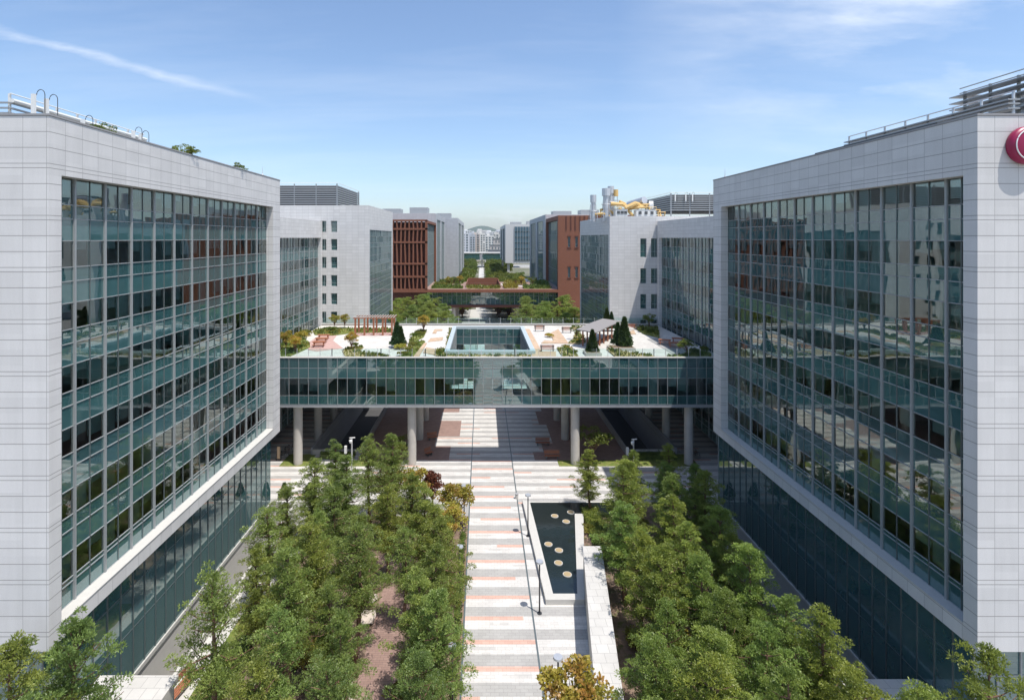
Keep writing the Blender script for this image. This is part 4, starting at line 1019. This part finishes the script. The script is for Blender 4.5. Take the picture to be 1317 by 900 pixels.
# totem, shrubs in pots and cctv pole
x, y = at(358.5, 592); root = thing('wooden_totem', (x, y, 0), 'slim pale timber totem at the foot of the left block', 'totem')
MB().box(x-.2, x+.2, y-.12, y+.12, .3, 2.0).build('panel', simple('pale_timber', (.5, .36, .24), .7), root); MB().box(x-.35, x-.25, y-.1, y+.1, .02, .9).build('leg', BLACK, root); MB().box(x+.25, x+.35, y-.1, y+.1, .02, .9).build('leg', BLACK, root); MB().box(x-.35, x+.35, y-.06, y+.06, .5, .6).build('rail', BLACK, root)
def bikes(px, py, n, lab):
    for i in range(n):
        x, y = at(px, py); x += (i % 2)*.25; y += i*.75
        root = thing('bicycle', (x, y, 0), lab[i], 'bicycle')
        for sx in (-.52, .52):
            wv = MB(); wv.tube([(x+sx+.33*math.cos(a), y, .36+.33*math.sin(a)) for a in [k*math.pi/8 for k in range(17)]], .025, 5, cap=False)
            wv.build('wheel', BLACK, root)
        fr = MB()
        for a, b in (((-.52, .36), (-.2, .8)), ((-.2, .8), (.4, .85)), ((-.05, .3), (.4, .85)), ((-.05, .3), (-.2, .9)), ((-.05, .3), (-.52, .36)), ((.4, .85), (.52, .36)), ((.4, .85), (.36, 1.02))):
            fr.tube([(x+a[0], y, a[1]), (x+b[0], y, b[1])], .022, 5)
        fr.build('frame', TERRA if i % 2 else BLACK, root)
        MB().box(x-.32, x-.08, y-.06, y+.06, .9, .95).build('saddle', BLACK, root)
        MB().tube([(x+.34, y-.25, 1.02), (x+.34, y+.25, 1.02)], .018, 5).build('handlebar', BLACK, root)
bikes(364, 588, 4, ['parked bicycle nearest the timber totem', 'second parked bicycle behind the timber totem', 'third parked bicycle in the left rack', 'farthest parked bicycle in the left rack'])
bikes(893, 590, 6, ['parked bicycle nearest the camera beside the right outer column', 'second parked bicycle in the right rack', 'third parked bicycle in the right rack', 'fourth parked bicycle in the right rack', 'fifth parked bicycle in the right rack', 'farthest parked bicycle in the right rack'])
def cctv(px, py, Y, lab):
    x = xpx(px, Y); zt = zpx(py, Y); root = thing('camera_pole', (x, Y, 0), lab, 'camera pole')
    MB().cyl(x, Y, .02, zt, .09, 10).build('pole', STEEL, root); MB().tube([(x-.3, Y, zt), (x+.45, Y, zt+.05)], .07, 6).build('arm', WPAINT, root)
    MB().tube([(x-.15, Y, zt-.75), (x-.15, Y, zt-.6), (x-.15, Y, zt-.35), (x-.15, Y, zt-.2)], [.08, .22, .25, .1], 12).build('camera_dome', WPAINT, root)
    MB().box(x-1.0, x-.7, Y-.15, Y+.15, zt-2.1, zt-1.1).build('cabinet', WPAINT, root)
cctv(815, 565, 73.5, 'white camera pole rising from the right grove before the bridge')
cctv(452.5, 563, 73.5, 'white camera pole rising from the left grove before the bridge')

# ================================================================== VEGETATION
def tuft(mb, c, out, ln, wd, rnd, k=3):
    for _ in range(k):
        d_ = Vector((out.x+rnd.gauss(0, .55), out.y+rnd.gauss(0, .55), out.z+rnd.gauss(.15, .5)))
        if d_.length < .1: continue
        d_.normalize(); sd = d_.cross(Vector((rnd.gauss(0, 1), rnd.gauss(0, 1), rnd.gauss(0, 1))))
        if sd.length < .05: continue
        sd.normalize(); e_ = c+d_*ln*rnd.uniform(.6, 1.1); n = len(mb.v)
        mid = c.lerp(e_, .55)
        mb.v += [tuple(c), tuple(mid+sd*wd*.5), tuple(e_), tuple(mid-sd*wd*.5)]; mb.f.append((n, n+1, n+2, n+3)); mb.m.append(0)
def clump(mb, c, r, flat, n, ln, wd, rnd, k=3):
    for _ in range(n):
        v = Vector((rnd.gauss(0, 1), rnd.gauss(0, 1), rnd.gauss(0, 1))).normalized()
        if v.z < -.35: v.z *= -.6
        rr = r*(rnd.random()**.35); p = c+Vector((v.x*rr, v.y*rr, v.z*rr*flat))
        tuft(mb, p, v, ln, wd, rnd, k)
def pine(seed, h, r, leafm, label, loc=(0, 0, 0), bare=.38, nclump=80, dens=132, name='pine_tree', lod=1.):
    rd = random.Random(seed); root = thing(name, (0, 0, 0), label, 'tree')
    bend = [rd.uniform(-.5, .5) for _ in range(4)]
    def tp(t): return Vector((bend[0]*math.sin(t*2.2)+bend[1]*t*.4, bend[2]*math.sin(t*2.6)+bend[3]*t*.4, h*t*.95))
    tk = MB(); n = 9; tk.tube([tp(i/n) for i in range(n+1)], [.17*(1-i/n)**.8*h/10+.03 for i in range(n+1)], 8)
    lf = MB(); lb = MB(); tiers = rd.randint(9, 12); cnt = 0
    for ti in range(tiers):
        q = ti/(tiers-1); t = bare+(1-bare)*q**.9
        prof = max(.13, (1-q)**.52*(.74+.36*math.sin(min(1, q*3)*math.pi/2)))*.95
        nb = max(1, int(round(6.2-3.2*q+rd.uniform(-1, 1)))); a0 = rd.uniform(0, 6.3)
        for bi in range(nb):
            if rd.random() < .17 and q < .8: continue
            a = a0+6.283*bi/nb+rd.uniform(-.4, .4); rad = r*prof*rd.uniform(.62, 1.15)
            base = tp(max(.12, t-.05)); tip = tp(t)+Vector((math.cos(a)*rad, math.sin(a)*rad, rd.uniform(-.05, .45)))
            mid = base.lerp(tip, .5)+Vector((0, 0, -.10*rad)); lb.tube([base, mid, tip], [.055, .035, .012], 4, cap=False)
            # tufts of foliage hung along the outer part of the limb
            m_ = 3+int(rad > 1.1)+int(rad > 1.9)
            for j in range(m_):
                u = 1-.30*j; c = base.lerp(tip, u)+Vector((rd.gauss(0, .30), rd.gauss(0, .30), .06+rd.uniform(-.05, .22)))
                cr = rd.uniform(.26, .56)*(1.12-.25*q)
                clump(lf, c, cr, .6, int(dens*cr*lod*1.15), .17, .046, rd, 3); cnt += 1
    clump(lf, tp(1.)+Vector((0, 0, .1)), .34, 1.2, int(dens*.4), .2, .055, rd, 3)
    for i in range(7):
        t = rd.uniform(bare*.5, bare); a = rd.uniform(0, 6.3); b = tp(t); lb.tube([b, b+Vector((math.cos(a)*rd.uniform(.5, 1.3), math.sin(a)*rd.uniform(.5, 1.3), rd.uniform(-.1, .4)))], [.04, .012], 4, cap=False)
    tr_ = tk.build('trunk', BARK, root, smooth=True); lb.build('branches', BARK, tr_, smooth=True); lf.build('crown', leafm, root)
    return root
def broadleaf(seed, h, r, leafm, label, bare=.3, nclump=26, dens=60, name='maple_tree', ln=.24, wd=.17, barkm=BARK):
    rd = random.Random(seed); root = thing(name, (0, 0, 0), label, 'tree'); tk = MB(); lb = MB(); lf = MB()
    forks = rd.randint(2, 4); tk.tube([(0, 0, 0), (.05, .03, h*bare*.6), (.0, .05, h*bare)], [.11*h/5, .09*h/5, .07*h/5], 8)
    for i in range(nclump):
        v = Vector((rd.gauss(0, 1), rd.gauss(0, 1), rd.gauss(0, .8))).normalized(); rr = rd.uniform(.45, 1.)
        c = Vector((v.x*r*rr, v.y*r*rr, h*(bare+(1-bare)*.5)+v.z*h*(1-bare)*.46*rr))
        b0 = Vector((0, .03, h*bare*rd.uniform(.5, 1)))
        lb.tube([b0, b0.lerp(c, .5)+Vector((0, 0, .15)), c], [.045*h/5, .03*h/5, .01], 4, cap=False)
        clump(lf, c, rd.uniform(.28, .42)*r, .7, dens, ln, wd, rd, 2)
    tr_ = tk.build('trunk', barkm, root, smooth=True); lb.build('branches', barkm, tr_, smooth=True); lf.build('crown', leafm, root)
    return root
def place(proto, first, x, y, rz, sc, label, z=0, group=None):
    if not first.get(proto.name):
        first[proto.name] = 1; o = proto; o.location = (x, y, z); o.rotation_euler = (0, 0, rz); o.scale = sc if hasattr(sc, '__len__') else (sc,)*3
        o['label'] = label
        if group: o['group'] = group
        return o
    return dup(proto, (x, y, z), rz, sc, label, group)
used = {}
rt = random.Random(21)
# prototypes are about 10 m tall and are scaled per tree
pinesL = [pine(s, 10, 2.55, PINEF, 'pine') for s in (1, 2, 3, 4)]
pinesR = [pine(s, 10, 2.65, PINEF2, 'pine', bare=.28, dens=150) for s in (11, 12, 13)]
left_rows = [  # (Y, height, [x...]) rows counted from the bridge towards the camera
 (60.5, 9.2, [-16.8, -12.6, -9.6]), (55.5, 9.6, [-17.6, -14.0, -10.6]), (50.3, 9.8, [-18.0, -13.6, -9.0]),
 (45.2, 10.0, [-18.2, -14.4, -10.6]), (43.5, 9.2, [-6.4]), (40.3, 9.8, [-17.4, -13.4, -9.9]), (36.2, 10.0, [-13.2, -10.3]),
 (32.6, 10.2, [-12.2, -9.2]), (29.2, 9.0, [-11.4, -8.4])]
openpine = pine(71, 10, 2.5, PINEF, 'pine', bare=.46, dens=95)
walk_row = [(52.4, 8.6, -6.6), (49.4, 9.0, -5.6), (46.3, 9.7, -4.3), (43.2, 9.4, -2.9), (39.8, 9.4, -3.3), (36.6, 9.4, -4.6), (34.4, 9.2, -2.8), (31.0, 9.2, -3.4)]
for ri, (Yr, hh, xl) in enumerate(left_rows):
    for ci, x in enumerate(xl):
        if len(xl) == 1: lab = 'pine with bare lower trunk standing alone on the brown brick path in the left grove'
        else:
            place_ = ('left end', 'middle', 'right end') if len(xl) == 3 else ('left end', 'right end')
            rn = [r for r in range(len(left_rows)) if len(left_rows[r][2]) > 1].index(ri)
            lab = 'green pine, left grove, %s of the %s row from the bridge' % (place_[ci], ordn[rn])
        k = rt.randrange(4); s = hh/10*rt.uniform(.86, 1.08); pr = openpine if (len(xl) == 1 or (ri*3+ci) % 4 == 1) else pinesL[k]; w_ = s*rt.uniform(.9, 1.14)
        place(pr, used, x+rt.uniform(-.4, .4), Yr+rt.uniform(-.5, .5), rt.uniform(0, 6.28), (w_, w_, s), lab, group='pines of the left grove')
for i, (Yr, hh, x) in enumerate(walk_row):
    lab = 'green pine beside the striped walk on its left, %s from the far end' % ordn[i]
    s = hh/10*rt.uniform(.9, 1.06); place(pinesL[i % 4], used, x, Yr, rt.uniform(0, 6.28), (s*1.0, s*1.0, s), lab, group='pines of the left grove')
place(openpine, used, -16.7, 33.2, 1.1, (1.08, 1.08, 1.14), 'tall open pine with bare trunk standing apart before the left glass base')
place(pinesL[0], used, -20.6, 27.4, .4, (1.1, 1.1, 1.25), 'pine at the lower left corner in front of the left block, right one of two')
place(pinesL[3], used, -23.9, 26.6, 2.6, (1.15, 1.15, 1.2), 'pine at the extreme lower left corner of the view')
right_rows = [(63.0, 7.2, [13.0, 17.6, 21.6]), (57.5, 8.2, [15.0, 19.3, 23.0]), (52.2, 9.2, [13.8, 17.8, 21.8]), (47.2, 9.3, [12.8, 16.8, 20.8]),
 (42.8, 9.4, [12.6, 16.2, 19.8]), (38.8, 9.4, [12.4, 15.8, 19.3]), (35.0, 9.3, [12.2, 15.8, 19.8]), (31.6, 9.1, [10.8, 13.8, 17.0, 20.2]), (28.3, 8.6, [9.8, 13.0, 16.6, 20.2])]
for ri, (Yr, hh, xl) in enumerate(right_rows):
    for ci, x in enumerate(xl):
        pl_ = ('left end', 'middle', 'right end') if len(xl) == 3 else ('left end', 'second from left', 'third from left', 'right end')
        lab = 'bright green pine, right grove, %s of the %s row from the bridge' % (pl_[ci], ordn[ri])
        k = rt.randrange(3); s = hh/10*rt.uniform(.86, 1.08); w_ = s*rt.uniform(.94, 1.16)
        place(pinesR[k], used, x+rt.uniform(-.4, .4), Yr+rt.uniform(-.5, .5), rt.uniform(0, 6.28), (w_, w_, s), lab, group='pines of the right grove')
place(pinesR[1], used, 24.4, 25.8, 1.9, (1.05, 1.05, 1.2), 'pine at the extreme lower right corner before the stone wall')
place(pinesR[0], used, 21.8, 26.2, .6, (.95, .95, .98), 'smaller pine left of the lower right corner pine')
# maples
mY = broadleaf(31, 5, 1.7, MAPLEY, 'x'); mR = broadleaf(32, 4.6, 1.4, MAPLER, 'x'); mG = broadleaf(33, 5, 1.8, MAPLEG, 'x', bare=.42, nclump=22)
place(mY, used, -3.0, 59.0, 0, 1.05, 'orange and yellow leaved maple at the far left edge of the walk')
place(mY, used, -3.2, 54.6, 1.5, 1.0, 'smaller yellowing maple behind the pines at the left of the walk')
place(mY, used, -7.6, 62.6, 2.2, 1.05, 'yellow green maple in front of the red leaved one')
place(mR, used, -5.9, 63.6, 0, 1.0, 'dark red leaved maple at the far end of the left grove')
place(mY, used, -10.6, 64.0, 4.0, .95, 'orange tipped maple beside the left bridge column')
place(mY, used, 5.9, 34.2, 3.0, (1.15, 1.15, 1.0), 'yellowing maple by the nearest lamp at the bottom of the picture')
place(mG, used, -11.8, 76.9, 0, (.95, .95, .72), 'light green tree with thin splayed stems just left of the inner left column')
place(mG, used, 15.9, 76.8, 1.3, (1.15, 1.15, 1.0), 'umbrella shaped light green tree just right of the inner right column')
place(mY, used, -12.6, 38.6, .7, .6, 'small orange leaved maple low among the left pines')
# roof garden trees
def rtree(proto, px, py, s, lab, rz=0): x, y = rp(px, py); place(proto, used, x, y, rz, s, lab, z=RZ)
rtree(mY, 430, 421.5, .52, 'small rounded tree at the rear left of the roof garden before the stone wall')
rtree(mY, 443.5, 422, .55, 'small loose tree left of the open pergola', 2)
rtree(mY, 452, 450, .55, 'small thin yellowish tree in the round bed on the roof garden', 4)
rtree(mY, 545, 428, (.62, .62, .66), 'orange topped small tree at the rear of the roof garden left of the skylight', 1)
rtree(mG, 741, 437, .50, 'light green thin tree on the roof garden right of the benches', 1)
rtree(mG, 883, 458, (.66, .66, .5), 'light green small tree at the front right corner of the roof garden', 3)
rtree(mG, 835, 423, .58, 'green small tree before the low window at the rear right', 5)
rtree(mY, 379, 455, .55, 'sparse small tree in the front left corner bed', 5)
rtree(mY, 368, 450, .6, 'sparse small tree beside the left glass wing', 2.7)
# cone conifers
def cone_tree(seed, h, r, label, lod=1.):
    rd = random.Random(seed); root = thing('cone_conifer', (0, 0, 0), label, 'tree'); lf = MB()
    MB().cyl(0, 0, 0, h*.3, .09, 8).build('trunk', BARK, root)
    n = int(1500*lod)
    for i in range(n):
        t = rd.random()**1.35; a = rd.uniform(0, 6.283); rr = r*(1-t)*(.92+.16*math.sin(a*5+t*9))*rd.uniform(.75, 1)+.04
        c = Vector((math.cos(a)*rr, math.sin(a)*rr, .22+t*(h-.25))); tuft(lf, c, Vector((math.cos(a), math.sin(a), .7)), .26, .12, rd, 2)
    # dense core so that the wall behind does not show through
    lf.tube([(0, 0, .25), (0, 0, .6), (0, 0, h*.9)], [r*.55, r*.7, .02], 9)
    lf.build('crown', CONEF, root); return root
cn = cone_tree(41, 3.3, .95, 'x')
for px, py, s, lab, w_ in ((510.5, 447, 1.1, 'dark cone conifer in the left half of the roof garden, taller left one', 1), (515.5, 447, .9, 'dark cone conifer in the left half of the roof garden, shorter right one', 1),
                       (762, 455, .98, 'dark cone conifer standing alone in a square planter', 1), (794.5, 446, 1.05, 'dark cone conifer left one of the pair behind the square planter', 1),
                       (803, 448, 1.35, 'tallest dark cone conifer right one of the pair', .95), (780.5, 425.5, 1.15, 'dark cone conifer behind the roofed pergola, left one', .9), (786.5, 425.5, .95, 'dark cone conifer behind the roofed pergola, right one', .9)):
    x, y = rp(px, py); place(cn, used, x, y, px, (s*w_, s*w_, s), lab, z=RZ+.25, group='cone shaped conifers on the roof garden')
for px, py, w_, lab in ((762, 456, 1.15, 'square grey planter under the lone cone conifer'), (799, 449.5, 1.9, 'wide grey planter under the pair of cone conifers')):
    x, y = rp(px, py); root = thing('planter', (x, y, RZ), lab, 'planter')
    MB().box(x-w_, x+w_, y-1.0, y+1.3, RZ+.03, RZ+.42).build('box', CONC, root); MB().box(x-w_+.15, x+w_-.15, y-.85, y+1.15, RZ+.42, RZ+.45).build('soil', SOIL, root)
# shrubs
def shrub(seed, r, hh, m, lod=1.):
    rd = random.Random(seed); root = thing('shrub', (0, 0, 0), 'x', 'shrub'); lf = MB(); st = MB()
    for i in range(7):
        a = rd.uniform(0, 6.3); q = rd.uniform(0, .62)*r; c = Vector((math.cos(a)*q, math.sin(a)*q, hh*rd.uniform(.35, .65))); clump(lf, c, r*.5, hh/r*.8, int(70*lod), .2, .12, rd, 2)
        st.tube([(0, 0, 0), tuple(c)], [.03, .012], 4)
    st.build('stem', BARK, root); lf.build('foliage', m, root); return root
sG = shrub(51, 1., .8, SHRUBF); sO = shrub(52, 1., .8, OLIVE); sR = shrub(53, 1., .8, MAPLEY)
for i, (p, px, py, s, lab) in enumerate((
    (sG, 374, 455, 1.6, 'broad green shrub in the front left bed of the roof garden'), (sG, 386, 448, 1.2, 'green shrub beside the broad one in the front left bed'),
    (sR, 385, 434, 1.8, 'russet shrub beside the left glass wing on the roof garden'), (sO, 394, 431, 1.7, 'yellow green shrub right of the russet one'), (sR, 375, 437, 1.4, 'russet shrub closest to the left glass wing'),
    (sG, 425, 426, 1.4, 'low green shrub under the rounded small tree'), (sG, 457, 446, 1.1, 'green shrub at the foot of the thin tree in the round bed'),
    (sR, 514, 449, 1.5, 'orange shrub in front of the two left cone conifers'), (sG, 533, 433, 1.2, 'green shrub at the foot of the orange topped tree'), (sO, 541, 431, 1.1, 'olive shrub right of the orange topped tree'),
    (sO, 529, 446, 1.2, 'olive shrub in the upper part of the slanting bed'), (sO, 524, 453, 1.3, 'olive shrub in the lower part of the slanting bed'), (sO, 518, 458, 1.1, 'olive shrub at the front tip of the slanting bed'),
    (sO, 565, 455, .9, 'small olive shrub at the front left of the skylight'), (sO, 728, 448, .9, 'small olive shrub in the front gravel square'), (sR, 707, 434, 1.2, 'russet grass clump between the rear benches'),
    (sO, 738, 455, .9, 'olive shrub at the right of the front bed'), (sG, 826, 427, 1.4, 'shaded green shrub in the rear right bed'), (sG, 838, 429, 1.6, 'broad shaded green shrub before the right glass wing'), (sG, 893, 455, 1.5, 'shaded green shrub in the front right corner bed'),
    (sG, 905, 452, 1.4, 'shaded green shrub against the right foreground block'), (sR, 745, 440, .8, 'russet low shrub near the light green thin tree'))):
    x, y = rp(px, py); place(p, used, x, y, i*1.1, (s*.75, s*.75, s*.6), lab, z=RZ+.1)
# potted conifers at the square's edge above the left court
pot = thing('potted_conifer', (0, 0, 0), 'x', 'potted plant')
MB().tube([(0, 0, 0), (0, 0, .2), (0, 0, .45)], [.45, .62, .55], 16).build('pot', ROCK, pot)
lf = MB(); rd = random.Random(9)
for i in range(420):
    t = rd.random(); a = rd.uniform(0, 6.283); rr = .42*(1-t)+.03; tuft(lf, Vector((math.cos(a)*rr, math.sin(a)*rr, .6+t*1.3)), Vector((math.cos(a), math.sin(a), .6)), .2, .1, rd, 2)
lf.build('crown', CONEF, pot)
lf = MB()
for i in range(160): a = rd.uniform(0, 6.283); rr = rd.uniform(.2, .62); tuft(lf, Vector((math.cos(a)*rr, math.sin(a)*rr, .48)), Vector((math.cos(a), math.sin(a), .8)), .28, .1, rd, 2)
lf.build('underplanting', SHRUBF, pot)
for i, (x, lab) in enumerate(((-24.3, 'potted small conifer nearest the left glass wall at the square edge'), (-21.2, 'second potted conifer from the left glass wall'), (-18.2, 'third potted conifer, half hidden behind the left pines'), (26.4, 'potted conifer in shade beside the right glass wall'), (23.4, 'potted conifer in shade behind the right pines'))):
    place(pot, used, x, 65.9, i, 1., lab, z=.012)
# hedge left, low planting in groves
def hedge(x0, x1, y0, y1, h, m, lab, dens=26, name='hedge'):
    rd = random.Random(int(abs(x0)*10+y0)); root = thing(name, ((x0+x1)/2, (y0+y1)/2, 0), lab, 'hedge'); lf = MB(); lf.box(x0+.12, x1-.12, y0+.12, y1-.12, .03, h-.15)
    for i in range(int(dens*(x1-x0+2*h)*(y1-y0))):
        x, y = rd.uniform(x0, x1), rd.uniform(y0, y1); z = h*(1-.35*rd.random()**3)
        if rd.random() < .4: x = rd.choice((x0, x1)); z = rd.uniform(.1, h)
        tuft(lf, Vector((x, y, z)), Vector((0, 0, 1)), .16, .12, rd, 2)
    lf.build('foliage', m, root)
hedge(-18.7, -17.7, 29, 49, 1.0, SHRUBF, 'long clipped green hedge between the lawn and the left grove')
hedge(-2.3, -1.75, 30, 58, .5, SHRUBF, 'low clipped hedge between the left pines and the striped walk')
hedge(-23.5, -18.6, 77.5, 78.9, .8, SHRUBF, 'green hedge at the foot of the left ramp parapet')
hedge(21.6, 28, 77.3, 78.9, .8, SHRUBF, 'shaded green hedge at the foot of the right ramp parapet')
hedge(11.5, 13.5, 54, 63, .7, SHRUBF, 'green hedge at the right end of the pond')
gc = [(x, y, ci, ri) for ci, x in enumerate((-16.3, -13.4, -11.2, -5.2, -3.6)) for ri, y in enumerate((32, 36.5, 41, 46, 50.5, 55, 59))]+[(x, y, ci, ri) for ci, x in enumerate((12.4, 15.4, 18.6, 22)) for ri, y in enumerate((32, 37, 42, 48, 54, 59))]
for i, (x, y, ci, ri) in enumerate(gc):
    side = 'left' if x < 0 else 'right'
    s = rt.uniform(.8, 1.5); place((sG, sO, sG)[i % 3], used, x+rt.uniform(-.8, .8), y+rt.uniform(-1, 1), i, (s, s, s*.8), 'low shrub under the %s grove pines, %s from the left, %s from the camera' % (side, ordn[ci], ordn[ri]), group='undergrowth shrubs of the %s grove' % side)
# rocks by the brick path
rk = MB(); rd = random.Random(4)
import bmesh
bm = bmesh.new(); bmesh.ops.create_icosphere(bm, subdivisions=2, radius=.5)
for v in bm.verts: v.co *= 1+.28*math.sin(v.co.x*9+1)*math.cos(v.co.y*8)+rd.uniform(-.07, .07); v.co.z *= .6
me = bpy.data.meshes.new('rock'); bm.to_mesh(me); bm.free(); me.materials.append(ROCK)
for i, (x, y, s, lab) in enumerate(((-9.6, 44.8, 1.5, 'pale boulder by the brick path, nearest the bare trunked pine'), (-9.9, 47.3, 1.2, 'pale boulder farthest along the brick path'), (-9.6, 36.4, 1.6, 'large pale boulder left of the brick path'), (-9.9, 38.0, 1.3, 'pale boulder just behind the large one'), (-9.4, 35.0, 1.0, 'small pale boulder in front of the large one'), (-5.6, 36.0, 1.0, 'pale boulder right of the brick path'))):
    o = bpy.data.objects.new('boulder', me); COL.objects.link(o); o.location = (x, y, .25*s); o.scale = (s, s*1.2, s*.9); o.rotation_euler = (0, 0, i); tag(o, lab, 'boulder')
# trees between the first and second bridges (seen over the roof garden) and beyond
mrows = [(120, 11.6, (-20, -15.5, -11, -7.6), (9.6, 13.6, 18, 22)), (132, 13.6, (-22, -17.5, -12.5, -8.6), (10.5, 15, 20)), (145, 14.4, (-24, -19, -14, -9.2), (10.5, 15.5, 20.5, 24.5)), (157, 14.2, (-22, -16.5, -11), (12, 17.5, 22.5)), (167, 13.6, (-24.5, -19, -13.6), (14, 20, 25.5))]
k = 0
for ri, (y, hh, lx, rx) in enumerate(mrows):
    for sd, xl in (('left', lx), ('right', rx)):
        for ci, x in enumerate(xl):
            k += 1; s = hh/10*rt.uniform(.9, 1.08); p = (pinesR+pinesL)[k % 7]; w_ = s*rt.uniform(1.2, 1.45)
            place(p, used, x+rt.uniform(-.8, .8), y+rt.uniform(-2, 2), k*1.7, (w_, w_, s), 'green tree beyond roof garden, %s of walk, %s row back, %s from left' % (sd, ordn[ri], ordn[ci]), group='trees beyond the roof garden')
ft = broadleaf(61, 9, 3.6, MAPLEG, 'x', name='round_tree', nclump=44, dens=60, ln=.55, wd=.4, bare=.12)
i = 0
lanes = [(-20, 'outermost left'), (-14.2, 'second lane left'), (-8.6, 'innermost left'), (6.2, 'innermost right'), (11.6, 'second lane right'), (17, 'third lane right'), (22.5, 'outermost right')]
lane_n = {}
for yi, y in enumerate([216, 224, 233, 243, 254, 266, 280, 295, 311, 328, 346, 366, 388, 412, 438, 466, 496, 528, 558]):
    for x, ln_ in lanes:
        i += 1
        if x > 16 and (330 < y < 450): continue
        if x > 14 and 222 < y < 268: continue
        if x < -9 and 272 < y < 375: continue
        if x < -12 and y < 270: continue
        lane_n[ln_] = lane_n.get(ln_, 0)+1; m = lane_n[ln_]
        hh = 13.2 if y < 260 else 11.5
        s = hh/9*rt.uniform(.88, 1.1)
        od = (ordn+['eleventh', 'twelfth', 'thirteenth', 'fourteenth', 'fifteenth', 'sixteenth', 'seventeenth', 'eighteenth', 'nineteenth'])[m-1]
        place(ft, used, x+rt.uniform(-.9, .9), y+rt.uniform(-2, 2), i, (s*.82, s*.82, s), 'small green tree by the far path, %s, %s beyond the brown bridge' % (ln_, od), group='trees lining the far path')
for i, (px, py) in enumerate(((577, 368), (583, 368.5), (591, 366.5), (664, 368), (671, 367.5), (686, 369))):
    x, y = at(px, py, 15); place((mY, mG)[i % 2], used, x, y+3, i, (.8, .8, .66), 'small tree on the brown bridge roof, %s from the left' % ordn[i], z=15, group='small trees on the brown bridge roof')
# trees on the left block's roof
for i, (px, py, Yt, hh, lab) in enumerate(((133, 158, 36.0, 1.7, 'small tufted tree on the left block roof, nearest of three'), (237, 185, 45.0, 2.0, 'light green spreading tree on the left block roof, middle of three'), (306, 209, 54.5, 1.8, 'small light green tree on the left block roof, farthest of three'))):
    x = xpx(px, Yt); zt = zpx(py, Yt); place(mG, used, x, Yt, i*2, (hh/4.2, hh/4.2, (zt-37.9)/5), lab, z=37.9)
# strip helper bookkeeping
for o in bpy.data.objects:
    if '_o' in o.keys(): del o['_o']

# thin summer haze: one closed box of air round the whole place
hz, t = mat('summer_haze'); pv = t.new('ShaderNodeVolumePrincipled'); pv.inputs['Density'].default_value = HAZE
pv.inputs['Color'].default_value = (.80, .88, 1, 1); pv.inputs['Anisotropy'].default_value = .2
t.l.new(pv.outputs[0], t.out.inputs['Volume'])
o = MB().box(-4600, 4600, -700, 9400, -6, 320).build('haze', hz); o['kind'] = 'stuff'
